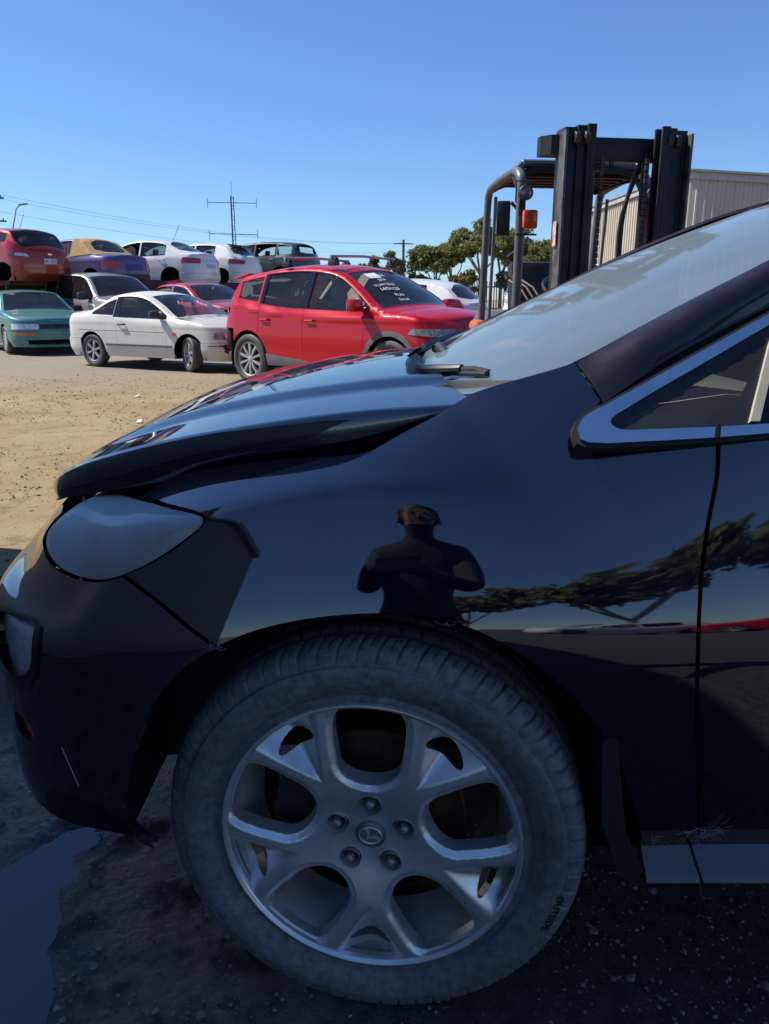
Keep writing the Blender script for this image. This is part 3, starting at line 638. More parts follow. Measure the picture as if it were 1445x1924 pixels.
# doors and rear flank
def lv(t, l): return np.array([(t, l)])
door_r = np.array([(1.52, 9), (1.52, 6), (1.50, 3), (1.49, .3)])
dl = np.concatenate((door_f+[.006, 0], np.array([(1.485, .25)]), door_r[::-1]-[.004, 0], np.array([(1.2, 9), (.8, 9), (.6, 9.0)]), trace(cr([(1445, 820), (1400, 824), (1352, 827)], 2))))
front_door = panel('front_door', dl, body, (.03, .25), 'paint_purple', suv, flange=.02, out=outward)
arcR = [(2.75+.43*math.cos(a), .36+.43*math.sin(a)) for a in np.linspace(0, PI, 19)]
def level_at(t, z):
    l = np.linspace(0, 9, 181); zz = body(np.stack((np.full(181, t), l), -1))[:, 2]; return float(np.interp(z, zz, l))
arcl = np.array([(t, level_at(t, z)) for t, z in arcR])
panel('rear_door', np.concatenate((door_r+[.004, 0], np.array([(1.5, .25), (2.25, .25)]), np.array([(2.31, arcl[-1][1]*1.0+.3)]), arcl[::-1][1:7]-[.004, 0], np.array([(2.50, 6), (2.56, 9)]))), body, (.04, .3), 'paint_purple', suv, flange=.02, out=outward)
panel('rear_quarter', np.concatenate((np.array([(2.565, 9), (2.506, 6)]), arcl[::-1][6:], np.array([(3.2, .2), (3.3, 3.2), (3.5, 4.4), (3.5, 9)]))), body, (.04, .3), 'paint_purple', suv, flange=.02, out=outward)
panel('rear_bumper', np.array([(3.205, .2), (3.305, 3.15), (3.505, 4.3), (4.35, 4.3), (4.35, .1)]), body, (.04, .3), 'paint_purple', suv, flange=.02, out=outward, mirror=YC)
panel('tailgate', np.array([(3.72, 4.35), (3.72, 9), (4.35, 9), (4.35, 4.35)]), body, (.04, .3), 'paint_purple', suv, flange=.02, out=outward, mirror=YC)
o = panel('tail_lamp', np.array([(3.505, 5.4), (3.505, 8.8), (3.715, 8.8), (3.715, 5.4)]), body, (.04, .3), 'red_lens', suv, flange=.02, out=outward, off=.006); mirror_obj(o, YC)
for nm in ('front_fender', 'front_door', 'rear_door', 'rear_quarter'): mirror_obj(bpy.data.objects[nm], YC)
# hood
he = cr([(.150, 1.235), (.02, 1.250), (-.20, 1.276), (-.38, 1.325), (-.53, 1.405), (-.645, 1.505), (-.725, 1.640), (-.765, 1.80), (-.775, YC)], 14)
hs = np.stack((np.linspace(.055, -.735, len(he)), np.full(len(he), YC)), -1); hs[:, 0] = np.interp(np.linspace(0, 1, len(he)), [0, .35, .6, .8, 1], [.055, -.20, -.42, -.60, -.735])
_HZ = np.array(cr([(-.80, .752), (-.775, .772), (-.72, .822), (-.62, .886), (-.5, .936), (-.36, .980), (-.2, 1.015), (-.05, 1.038), (.08, 1.050), (.16, 1.056)], 6)).T
def hood_z(x, y):
    b = np.interp(x, *_HZ)
    q = np.clip((y-1.235)/(YC-1.235), 0, 1)
    ridge = 1.50+.10*np.clip((x+.1)/-.6, 0, 1)
    return b+0.022*(1-(1-q)**2)+0.010*sst(y, ridge-.025, ridge+.03)*sst(x, -.72, -.45)
def hood():
    rows = []; top = np.concatenate((np.linspace(0, .035, 6), np.linspace(.05, 1, 26)))
    m = len(he)
    for i in range(m):
        E, S_ = he[i], hs[i]; f = i/(m-1); L_ = np.linalg.norm(S_-E)
        inw = (S_-E)/max(L_, 1e-6); r = .012; row = []
        zt = float(hood_z(E[0], E[1])); dp = float(np.interp(f, [0, .06, .115, .17, .3, .4, .55, .66, .8, 1], [.008, .014, .046, .074, .072, .069, .062, .050, .030, .012]))
        for q in (1.0, .66, .33): row.append((E[0]+inw[0]*(-.004+.010*q), E[1]+inw[1]*(-.004+.010*q), zt-r-q*(dp-r) if dp > r else zt-r*.5-q*.004))
        for a in np.linspace(0, PI/2, 5)[1:]:
            d = r*(1-math.cos(a)); row.append((E[0]+inw[0]*d, E[1]+inw[1]*d, zt-r+r*math.sin(a)))
        for q in top[1:]:
            d = r+q*max(L_-r, 0); x, y = E[0]+inw[0]*d, E[1]+inw[1]*d; row.append((x, y, float(hood_z(x, y))))
        rows.append(row)
    A = np.array(rows); k = A.shape[1]; V = A.reshape(-1, 3); F = [(i*k+j, i*k+j+1, (i+1)*k+j+1, (i+1)*k+j) for i in range(m-1) for j in range(k-1)]
    V2 = V.copy(); V2[:, 1] = 2*YC-V2[:, 1]; FF = F+[tuple(a+len(V) for a in f)[::-1] for f in F]
    o = mesh_obj('hood', np.concatenate((V, V2)), FF, 'paint_purple', suv)
    bm = bmesh.new(); bm.from_mesh(o.data); bmesh.ops.remove_doubles(bm, verts=bm.verts[:], dist=1e-4); bmesh.ops.recalc_face_normals(bm, faces=bm.faces[:])
    if sum(f.normal.z for f in bm.faces) < 0: bmesh.ops.reverse_faces(bm, faces=bm.faces[:])
    bm.to_mesh(o.data); bm.free(); o.data.polygons.foreach_set('use_smooth', [True]*len(o.data.polygons))
    # underside
    Vu = np.concatenate([A[:, 0, :], A[:, 8::6, :].reshape(-1, 3)-[0, 0, .03]]) if False else None
    u = []; 
    for i in range(0, m, 4):
        for q in (0.01, .3, .6, 1): p = he[i]+(hs[i]-he[i])*q; u.append((p[0], p[1], hood_z(p[0], p[1])-.045))
    n_ = len(range(0, m, 4)); F = [(i*4+j, i*4+j+1, i*4+j+5, i*4+j+4) for i in range(n_-1) for j in range(3)]
    u = np.array(u); u2 = u.copy(); u2[:, 1] = 2*YC-u2[:, 1]
    mesh_obj('hood_underside', np.concatenate((u, u2)), F+[tuple(a+len(u) for a in f) for f in F], 'cavity', suv)
hood()
# engine bay floor so that no light leaks through the gaps
MB().box((-.10, YC, .56), (.66, 1.20, .42)).build('engine_bay', 'cavity', suv)
# cowl
def scr(Q):
    a, b = Q[:, 0], Q[:, 1]; L = np.stack((.115+.195*b*b, YC+.74*b, 1.062+.063*b*b), -1); U = np.stack((1.05+.10*b*b, YC+.60*b, 1.468+.022*b*b), -1)
    P = L+(U-L)*a[:, None]; P[:, 2] += .020*np.sin(PI*np.clip(a, 0, 1)); return P
sq = lambda a0, a1, b0, b1: np.array([(a0, b0), (a1, b0), (a1, b1), (a0, b1)])
panel('windscreen', sq(-.12, 1, -.985, .985), scr, (.05, .07), 'glass_screen', suv, flange=.006, out=(-.4, 0, 1))
o = panel('screen_border', sq(-.12, 1, -.99, .99), scr, (.05, .07), 'black_gloss', suv, holes=[smooth_poly(sq(.05, .96, -.94, .94), 1)], flange=0, out=(-.4, 0, 1), off=-.007)
def cowlf(Q):
    b, f = Q[:, 0], Q[:, 1]; x0 = .150-.095*(1-b*b); L = scr(np.stack((np.full(len(b), -.09), b), -1)); x1 = L[:, 0]
    x = x0+(x1-x0)*f-.02*(1-f); z = np.interp(f, [0, .3, .7, 1], [.985, .985, 1.02, 1.05])+.045*b*b
    return np.stack((x, YC+.735*b, z), -1)
panel('cowl', np.array([(-1, 0), (1, 0), (1, 1), (-1, 1)]), cowlf, (.08, .1), 'black_plastic', suv, flange=.01, out=(0, 0, 1))
# roof, pillars
top_b = np.array([(.322, 1.168, 1.080), (.45, 1.204, 1.138), (.60, 1.245, 1.207), (.85, 1.305, 1.315), (1.12, 1.35, 1.425), (1.5, 1.36, 1.495), (2.1, 1.37, 1.52), (2.7, 1.36, 1.46), (3.25, 1.33, 1.30)])
in_b = np.array([(.303, 1.232, 1.132), (.43, 1.254, 1.191), (.58, 1.281, 1.264), (.84, 1.325, 1.387), (1.14, 1.378, 1.497), (1.5, 1.40, 1.553), (2.1, 1.41, 1.575), (2.7, 1.41, 1.545), (3.3, 1.42, 1.46)])
_pb = body(pil_base); in_b[0] = _pb[0]+[.004, .006, 0]; top_b[0] = _pb[2]+[.005, 0, -.002]
def pil(Q):
    a = Q[:, 0]; q = Q[:, 1]; T = cr(top_b, 10); I = cr(in_b, 10); s = np.linspace(0, 8, len(T))
    o_ = np.stack([np.interp(a, s, T[:, i]) for i in range(3)], -1); i_ = np.stack([np.interp(a, s, I[:, i]) for i in range(3)], -1)
    P = o_+(i_-o_)*q[:, None]; k = np.sin(PI*np.clip(q, 0, 1))*sst(a, -.3, .9); P[:, 1] -= .012*k; P[:, 2] += .016*k; return P
def pil_flat(Q):
    a = np.clip(Q[:, 0], 0, 8); q = Q[:, 1]; P = pil(np.stack((a, q), -1)); T = cr(top_b, 10); d = (T[3]-T[0])/3*10*.1; e = np.minimum(Q[:, 0], 0)[:, None]; return P+e*(top_b[1]-top_b[0])
o = panel('windscreen_pillar', np.array([(.0, .0), (4, 0), (4, 1), (.0, 1)]), pil, (.1, .1), 'paint_purple_dusty', suv, flange=.012, out=(0, -1, 1)); mirror_obj(o, YC)
o = panel('pillar_seal', np.array([(-.2, .1), (.3, -.10), (4, -.16), (4, 1.0), (.3, .95), (-.2, .85)]), pil_flat, (.2, .2), 'black_plastic', suv, flange=.01, out=(0, -1, 1), off=-.024); mirror_obj(o, YC)
o = panel('roof_rail', np.array([(4.01, 0), (8, 0), (8, 1), (4.01, 1)]), pil, (.2, .2), 'paint_purple', suv, flange=.02, out=(0, -1, 1)); mirror_obj(o, YC)
def rooff(Q):
    a, b = Q[:, 0], Q[:, 1]; I = cr(in_b, 10); s = np.linspace(0, 8, len(I)); P = np.stack([np.interp(a, s, I[:, i]) for i in range(3)], -1)
    bow = np.interp(a, [4, 5.5, 7, 8], [-.10, 0, 0, .10]); P[:, 0] += bow*(1-b*b); P[:, 2] += .05*(1-b*b)*np.interp(a, [4, 4.6], [-.4, 1]); P[:, 1] = YC+(P[:, 1]-YC)*-b; return P
panel('roof', sq(4, 8, -1, 1), rooff, (.15, .12), 'paint_purple', suv, flange=.02, out=(0, 0, 1))
def rearg(Q):
    a, b = Q[:, 0], Q[:, 1]; P0 = np.stack((np.full(len(a), 3.40)-.10*b*b, YC+.555*b, np.full(len(a), 1.47)), -1); P1 = np.stack((3.60-.12*b*b, YC+.74*b, np.full(len(a), 1.17)), -1); return P0+(P1-P0)*a[:, None]
panel('rear_window', sq(0, 1, -1, 1), rearg, (.2, .2), 'glass_dark', suv, flange=.006, out=(1, 0, 0))
# side glass plane and chrome
def gl(Q): return np.stack((Q[:, 0], 1.118+(Q[:, 1]-1.035)*.62+.01*np.clip(np.abs(Q[:, 0]-1.3)-.9, 0, None)**2, Q[:, 1]), -1)
def gtrace(px):
    o = []
    for u, v in px:
        r = ray(u, v); k = (1.118+(CAM_H-1.035)*.62)/(r[1]-.62*r[2]); o.append((r[0]*k, CAM_H+r[2]*k))
    return np.array(o)
co = gtrace(cr([(1090, 826), (1086, 806), (1096, 786), (1118, 771), (1150, 755), (1300, 671), (1445, 590)], 4))
ci = gtrace(cr([(1180, 809), (1160, 806), (1147, 796), (1152, 784), (1180, 766), (1240, 730), (1320, 684), (1445, 611)], 4))
topO = np.array([(.85, 1.318), (1.12, 1.420), (1.5, 1.487), (2.1, 1.510), (2.6, 1.465), (2.98, 1.34)]); botO = np.array([(2.98, 1.185), (2.4, 1.145), (1.9, 1.105), (1.4, 1.073), (.95, 1.048)])
bo = gtrace([(1445, 815), (1344, 823), (1240, 829), (1140, 834), (1104, 832)]); bi = gtrace([(1445, 797), (1344, 803), (1240, 807)])
outer = np.concatenate((co, topO, botO, bo)); inner = np.concatenate((ci, np.array([(.85, 1.300), (1.12, 1.403), (1.5, 1.470), (2.1, 1.494), (2.58, 1.450), (2.95, 1.332), (2.95, 1.205), (2.4, 1.165), (1.9, 1.125), (1.4, 1.092), (.95, 1.067)]), bi))
panel('window_trim', outer, gl, (.012, .012), 'chrome', suv, holes=[inner], flange=.006, out=(0, -1, .5), off=.007, edge_drop=.004)
sl = panel('trim_joint', gtrace([(1343, 826), (1349, 826), (1351, 801), (1346, 801)]), gl, .01, 'cavity', suv, flange=.004, out=(0, -1, .5), off=.0085)
rub = np.concatenate((gtrace(cr([(1084, 832), (1078, 806), (1090, 780), (1116, 764), (1150, 748), (1300, 664), (1445, 583)], 4)), topO+[0, .008], botO+[.01, -.012], gtrace([(1445, 822), (1344, 830), (1240, 836), (1140, 841), (1100, 839)])))
panel('window_seal', rub, gl, (.02, .02), 'black_plastic', suv, holes=[inner], flange=.02, out=(0, -1, .5), off=-.002)
inn = inner
def sub(x0, x1):
    c = densify(inn, .01); k = (c[:, 0] >= x0) & (c[:, 0] <= x1); P = c[k]; c0 = P.mean(0); return P[np.argsort(np.arctan2(P[:, 1]-c0[1], P[:, 0]-c0[0]))]
qi = gtrace(cr([(1186, 800), (1176, 797), (1180, 788), (1215, 768), (1330, 706), (1420, 644), (1436, 632), (1438, 645), (1420, 690), (1392, 745), (1380, 762), (1362, 775), (1300, 788)], 3, closed=True))
qo = gtrace([(1162, 807), (1145, 797), (1149, 782), (1180, 763), (1320, 681), (1452, 607), (1440, 680), (1416, 745), (1402, 798), (1300, 805)])
o = panel('quarter_window_border', qo, gl, .02, 'black_gloss', suv, holes=[qi], flange=0, out=(0, -1, .5), off=-.007); mirror_obj(o, YC)
o = panel('quarter_window', qo, gl, .03, 'glass_main', suv, flange=.004, out=(0, -1, .5), off=-.004); mirror_obj(o, YC)
def post(x0, z0, x1, z1, wd): return np.array([(x0, z0), (x0+wd, z0), (x1+wd, z1), (x1, z1)])
fr = gtrace([(1408, 793), (1426, 745)]); 
panel('window_runner', np.array([fr[0], fr[0]+[.014, 0], fr[0]+[.066, .125], fr[0]+[.052, .122]]), gl, .02, 'interior_beige', suv, flange=.01, out=(0, -1, .5), off=.004)
fd = np.array([(.585, 1.066), (.645, 1.205), (.85, 1.283), (1.12, 1.386), (1.44, 1.445), (1.47, 1.107), (.95, 1.077)]); rd = np.array([(1.55, 1.115), (1.55, 1.460), (2.1, 1.478), (2.5, 1.447), (2.42, 1.176), (1.9, 1.134)]); rq = np.array([(2.50, 1.182), (2.56, 1.436), (2.92, 1.322), (2.92, 1.213)])
for poly, nm, mt in ((fd, 'front_door_window', 'glass_main'), (rd, 'rear_door_window', 'glass_dark'), (rq, 'rear_side_window', 'glass_dark')):
    o = panel(nm, poly, gl, .06, mt, suv, flange=.004, out=(0, -1, .5), off=-.004); mirror_obj(o, YC)
c_in = inner.mean(0); o = panel('glass_border', c_in+(inner-c_in)*1.004, gl, .06, 'black_gloss', suv, holes=[fd, rd, rq, densify(qo, .02)], flange=0, out=(0, -1, .5), off=-.0055); mirror_obj(o, YC)
for x0, x1, w_ in ((1.465, 1.44, .09), (2.43, 2.50, .08)):
    o = panel('door_pillar', post(x0, 1.10, x1, 1.47, w_), gl, .05, 'black_gloss', suv, flange=.01, out=(0, -1, .5), off=.002); mirror_obj(o, YC)
for nm in ('window_trim', 'window_seal'): mirror_obj(bpy.data.objects[nm], YC)
# door mirror just past the frame
mb = MB(); mb.box((.735, .985, 1.115), (.13, .20, .135), bev=.035, rz=R(8)); mb.box((.70, 1.10, 1.07), (.10, .10, .05), bev=.015)
mm = mb.build('door_mirror', 'paint_purple', suv); mirror_obj(mm, YC)
mb = MB(); mb.box((.81, .985, 1.115), (.006, .17, .11), bev=.002, rz=R(8)); g_ = mb.build('mirror_glass', 'mirror_glass', mm)
for sx in (1.36, 2.38):
    mb = MB(); mb.tube([(sx-.10, 1.035, .92), (sx-.09, 1.005, .925), (sx+.09, 1.005, .935), (sx+.10, 1.035, .935)], .014); o = mb.build('door_handle', 'paint_purple', suv); mirror_obj(o, YC)
# side skirt: a ledge that faces the sky, split at the door line
def skirt(Q): 
    q = Q[:, 1]; return np.stack((Q[:, 0], np.interp(q, [0, .45, .6, .75, 1], [1.105, 1.050, 1.038, 1.042, 1.085]), np.interp(q, [0, .45, .6, .75, 1], [.352, .322, .306, .285, .262])), -1)
def skirt2(Q):
    P = skirt(Q); P[:, 1] = Q[:, 1]; return P
prof = cr([(1.092, .356), (1.060, .332), (1.038, .316), (1.042, .306), (1.080, .298)], 5); sl_ = np.linspace(0, 1, len(prof))
def skirtf(Q): return np.stack((Q[:, 0], np.interp(Q[:, 1], sl_, prof[:, 0]), np.interp(Q[:, 1], sl_, prof[:, 1])), -1)
for x0, x1 in ((.425, .503), (.508, 2.26)):
    o = panel('side_skirt', np.array([(x0, 0), (x1, 0), (x1+(.012 if x1 < 1 else 0), 1), (x0+(.012 if x0 > .5 else -.004), 1)]), skirtf, (.04, .05), 'skirt_plastic', suv, flange=.02, out=(0, -1, .6)); mirror_obj(o, YC)
# underbody and arch liners
MB().box((1.40, YC, .33), (2.1, 1.60, .12)).build('underbody', 'cavity', suv)
MB().box((3.35, YC, .42), (.45, 1.45, .16)).build('boot_floor', 'cavity', suv)
MB().box((-.60, YC+.02, .33), (.20, 1.15, .12)).build('undertray', 'cavity', suv)
def liner(xc, zc, r, nm):
    mb = MB(); V = []; F = []
    for i, a in enumerate(np.linspace(-.10, PI+(.07 if xc < 1 else 0), 26)):
        for y in (1.105, 1.13, 1.36, 1.40): V.append((xc+(r if y < 1.39 else r*.1)*math.cos(a), y, zc+(r if y < 1.39 else r*.1)*math.sin(a)))
    for i in range(25):
        for j in range(3): F.append((i*4+j, i*4+j+1, i*4+j+5, i*4+j+4))
    mb.add(V, F); o = mb.build(nm, 'black_plastic', suv); mirror_obj(o, YC)
liner(-.01, .365, .428, 'arch_liner'); liner(2.75, .365, .42, 'arch_liner')
# mud flap behind the front wheel
mb = MB(); fl = trace([(1120, 1390), (1178, 1478), (1206, 1575)])
mb.prism([(.385, .40), (.418, .33), (.410, .300), (.378, .32), (.345, .42), (.335, .56), (.352, .60)], lambda x, z: (x, 1.045, z), lambda x, z: (x, 1.30, z)); o = mb.build('mud_flap', 'black_plastic', suv); mirror_obj(o, YC)
# interior
mb = MB()
mb.prism([(.28, .95), (.34, 1.045), (.55, 1.072), (.72, 1.06), (.80, .98), (.78, .70), (.40, .70)], lambda x, z: (x, 1.20, z), lambda x, z: (x, 2.74, z)); mb.build('dashboard', 'interior_beige', suv, angle=R(50))
mb = MB(); mb.box((.60, 2.36, 1.085), (.20, .40, .05), bev=.02); mb.build('instrument_hood', 'interior_dark', suv)
mb = MB(); mb.tube([(.86+.05*math.cos(a)*0+.09*math.sin(a)*.5, 2.36+.185*math.cos(a), 1.0+.185*math.sin(a)*.9) for a in np.linspace(0, 2*PI, 29)], .016, 8, False); mb.tube([(.74, 2.36, .96), (.86, 2.36, 1.0)], .05); mb.build('steering_wheel', 'interior_dark', suv)
for y in (1.58, 2.36):
    mb = MB(); mb.box((1.22, y, .66), (.52, .50, .16), bev=.05); mb.box((1.52, y, .98), (.16, .48, .62), bev=.05, ry=R(14)); mb.box((1.62, y, 1.36), (.10, .26, .17), bev=.04, ry=R(10)); mb.build('front_seat', 'interior_dark', suv)
mb = MB(); mb.box((2.25, YC, .68), (.5, 1.3, .16), bev=.05); mb.box((2.55, YC, .98), (.16, 1.3, .60), bev=.05, ry=R(16)); mb.build('rear_seat', 'interior_dark', suv)
mb = MB(); mb.box((1.70, 1.20, .72), (2.3, .03, .62)); o = mb.build('door_lining', 'interior_grey', suv); mirror_obj(o, YC)
# wipers
def wiper(b, pts, nm='wiper_arm'):
    mb = MB(); mb.tube(pts, [.016, .015, .013, .010, .007, .006][:len(pts)], 8); o = mb.build(nm, 'dark_trim', suv); return o
def onscreen(u, v, lift=.02):
    best = None
    for a in np.linspace(-.02, .4, 85):
        for b in np.linspace(-1, 1, 81):
            pass
_ab = np.stack(np.meshgrid(np.linspace(-.05, .5, 111), np.linspace(-1, 1, 201), indexing='ij'), -1).reshape(-1, 2); _sp = scr(_ab); _spx = project(_sp); _sd = _sp[:, 1]
def onscr(u, v, lift=.015):
    e = ((_spx-[u, v])**2).sum(1); k = np.argmin(e); p = _sp[k].copy(); p[2] += lift; p[0] -= lift*.4; return p
hinge = np.array(onscr(795, 700, .02)); 
mb = MB(); P_ = [atY(783, 672, 1.72), atY(776, 683, 1.70), atY(779, 694, 1.66), atY(800, 697, 1.60), atY(868, 694, 1.53), atY(918, 699, 1.47)]
mb.tube(P_[:5], [.010, .017, .017, .013, .010], 10); mb.tube([P_[4], P_[4]*.5+P_[5]*.5+[0, 0, .003], P_[5], P_[5]-[0, 0, .012]], [.006, .006, .006, .005], 8); mb.build('wiper_arm', 'dark_trim', suv)
mb = MB(); a_, b_ = onscr(918, 708, .006), onscr(800, 722, .006); mb.tube([a_, (a_+b_)/2+[0, 0, .004], b_], .006, 6); mb.build('wiper_blade', 'black_plastic', suv)
mb = MB(); Q_ = [atY(818, 655, 2.20), atY(826, 652, 2.20), atY(836, 662, 2.14), atY(842, 672, 2.10)]; mb.tube(Q_, [.012, .016, .014, .010], 8); mb.tube([Q_[0]+[.0, 0, 0], Q_[0]+[.16, .35, .03], Q_[0]+[.20, .60, .03]], [.012, .008, .006], 8); mb.build('wiper_arm', 'dark_trim', suv)
# thin scratches and cobwebs: fine threads caught along the gaps
def web(c, n, spread, seed):
    r_ = random.Random(seed); mb = MB()
    for _ in range(n):
        p = np.array(c)+np.array([r_.gauss(0, spread*.45), -.005-r_.random()*.004, r_.gauss(0, spread*.16)]); d = np.array([r_.choice((-1, 1))*spread*(.2+r_.random()), 0, r_.gauss(0, spread*.25)])/5; P = [p]
        for _k in range(5): d = d+np.array([r_.gauss(0, spread*.05), 0, r_.gauss(0, spread*.07)]); p = p+d; P.append(p+[0, r_.gauss(0, .0006), 0])
        mb.tube(P, .00016, 3, False)
    return mb.build('cobweb', 'cobweb', suv, smooth=False, fix=False)
plain('cobweb', (0.50, 0.50, 0.48), 0.9)
web(tuple(body(trace([(1318, 1556)]))[0]), 34, .030, 3); web(tuple(body(trace([(1232, 1570)]))[0]), 10, .016, 4); web(tuple(body(trace([(838, 1168)]))[0]), 8, .009, 5); web(tuple(body(trace([(405, 1212)]))[0]), 16, .010, 6)
mb = MB(); mb.tube(body(trace([(118, 1402), (150, 1475)]))+[0, -.004, 0], .0009, 4); mb.build('paint_scratch', 'cobweb', suv)

# ---- front wheel
WC = Vector((-.026, 1.088, .349)); YAW = R(-8)
def wheel_matrix(c, yaw): return Matrix.Translation(c) @ Matrix.Rotation(yaw, 4, 'Z') @ Matrix.Rotation(PI/2, 4, 'X')   # local +Z -> -Y (towards the viewer)
def tyre_mesh(name, M4, R0, rim, w_, parent, mat, nth=1260, tread=True):
    hw = w_/2; pr = np.array(cr([(rim-.012, hw*.72), (rim-.002, hw*.84), (rim+.004, hw*.86), (rim+.014, hw*.84), (rim+.022, hw*.90), (rim+.045, hw*.985), (rim+.066, hw*.985), (R0-.034, hw*.935), (R0-.026, hw*.92), (R0-.014, hw*.87), (R0-.005, hw*.76), (R0-.001, hw*.60), (R0, hw*.3), (R0, 0)], 4))
    pr = np.concatenate((pr, (pr*[1, -1])[::-1][1:])); m = len(pr); th = np.linspace(0, 2*PI, nth, endpoint=False)
    r = np.repeat(pr[None, :, 0], nth, 0); h = np.repeat(pr[None, :, 1], nth, 0)
    if tread:
        T = th[:, None]; hh = h/hw; on = sst(pr[:, 0], R0-.030, R0-.024)[None]
        ph = (T*R0-.05*np.abs(hh)**2*np.sign(hh)*.5)*(66/(2*PI*R0))*1.0
        sh = np.abs(((ph+.02*np.sin(hh*3)) % 1)-.5)*2; g1 = (sh < .13)*sst(np.abs(hh), .50, .56)
        ph2 = ((ph+.5) % 1); g2 = (np.abs(ph2-.5)*2 < .07)*(np.abs(hh) > .60)*(np.abs(hh) < .80)
        gc = (np.abs(np.abs(hh)-.46) < .035)*1.0+(np.abs(hh) < .05); g3 = (np.abs(((ph*1.0+hh*1.2) % 1)-.5)*2 < .10)*(np.abs(hh) < .42)
        dep = np.maximum.reduce([g1*.006, g2*.0035, gc*.007, g3*.005])*on; r = r-dep
        r = r-.0016*(np.abs(pr[:, 0]-(R0-.032)) < .0025)[None]; h = h+.0010*(np.abs(((pr[:, 0]-rim)/.016) % 1-.5) < .12)[None]*(pr[:, 0] < R0-.035)[None]*np.sign(h)
    X = r*np.cos(th)[:, None]; Y = r*np.sin(th)[:, None]; V = np.stack((X, Y, h), -1).reshape(-1, 3); V = np.concatenate((V, np.ones((len(V), 1))), 1) @ np.array(M4).T
    i = np.arange(nth); j = np.arange(m-1); a = (i[:, None]*m+j[None]); b = (((i+1) % nth)[:, None]*m+j[None])
    F = np.stack((a, b, b+1, a+1), -1).reshape(-1, 4)
    return mesh_obj(name, V[:, :3], F, mat, parent, True)
WM = wheel_matrix(WC, YAW)
wheel = empty('front_wheel', (0, 0, 0), 0, suv)
HW = .100
ty = tyre_mesh('tyre', WM @ Matrix.Translation((0, 0, -.105)), 0.357, .252, .232, wheel, 'tyre_rubber')
BIG = []
def polar_face(Q):
    x, y = Q[:, 0], Q[:, 1]; r = np.hypot(x, y); th = np.arctan2(y, x); k = np.round((th-PI/2)/(2*PI/5)); d = th-PI/2-k*2*PI/5; p = r*np.cos(d); q = np.abs(r*np.sin(d))
    ridge = .072+.010*np.clip((p-.10)/.13, 0, 1)                      # arm centre line beside each opening
    qm = r*math.sin(PI/5); sq_ = np.clip((q-ridge-.002)/np.maximum(qm-ridge-.002, .004), 0, 1); crotch = sst(sq_, 0, 1)*sst(qm-ridge, .0, .055)
    dish = -.034*crotch
    hubz = -.016*(1-sst(r, .03, .15))
    e = np.clip(dist_to_poly(np.stack((p, q), -1), UPOLY), 0, .02); bev = -.0085*(1-sst(e, .0, .013))
    z = hubz+dish+.004*np.sin(np.clip((r-.05)/.2, 0, 1)*PI)+bev
    return z
def face3(Q):
    z = polar_face(Q); return np.stack((Q[:, 0], Q[:, 1], z), -1)
_ro = .2402; UPOLY = np.array([(.150+.052*math.cos(a), .054*math.sin(a)) for a in np.linspace(PI/2, 1.5*PI, 15)]+[(.180, -.0585), (.205, -.0600), (.220, -.0590), (.2282, -.0550)]+[(_ro*math.cos(a), _ro*math.sin(a)) for a in np.linspace(-.205, .205, 9)]+[(.2282, .0550), (.220, .0590), (.205, .0600), (.180, .0585)])
holes = []
for k in range(5):
    a0 = PI/2+k*2*PI/5; c, s = math.cos(a0), math.sin(a0)
    U = UPOLY
    holes.append(np.array([(p*c-q*s, p*s+q*c) for p, q in U]))
    holes.append(np.array([(.0585*c+.0185*math.cos(t), .0585*s+.0185*math.sin(t)) for t in np.linspace(0, 2*PI, 18, endpoint=False)]))
    a1 = a0+PI/5; c, s = math.cos(a1), math.sin(a1)
    holes.append(np.array([(p*c-q*s, p*s+q*c) for p, q in [(.2105+.0135*math.cos(t)-.10*(.034*math.sin(t))**2*30, .036*math.sin(t)) for t in np.linspace(0, 2*PI, 22, endpoint=False)]]))
circ = np.array([(.2440*math.cos(t), .2440*math.sin(t)) for t in np.linspace(0, 2*PI, 220, endpoint=False)])
fc = panel('rim_face', circ, face3, .0036, 'alloy', wheel, holes=holes, flange=.026, out=(0, 0, 1))
fc.data.transform(WM @ Matrix.Translation((0, 0, -.004)))
MB().lathe([(.2445, -.055), (.2445, -.004), (.2455, -.0015), (.2475, -.0005), (.2505, .0022), (.2530, .0018), (.2540, -.002), (.2540, -.014)], 160, WM).build('rim_lip', 'alloy', wheel, angle=R(50))
MB().lathe([(.2436, -.012), (.2400, -.026), (.2330, -.055), (.2230, -.090), (.2150, -.12)], 96, WM).build('rim_barrel', 'alloy_dusty', wheel, angle=R(60))
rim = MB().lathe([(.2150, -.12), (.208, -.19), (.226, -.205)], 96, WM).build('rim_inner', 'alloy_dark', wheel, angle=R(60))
cap = MB().lathe([(0, -.0155), (.016, -.0155), (.0225, -.0162), (.0235, -.0175), (.0245, -.0160), (.0265, -.0185), (.0268, -.03)], 40, WM).build('centre_cap', 'cap_grey', wheel, angle=R(50))
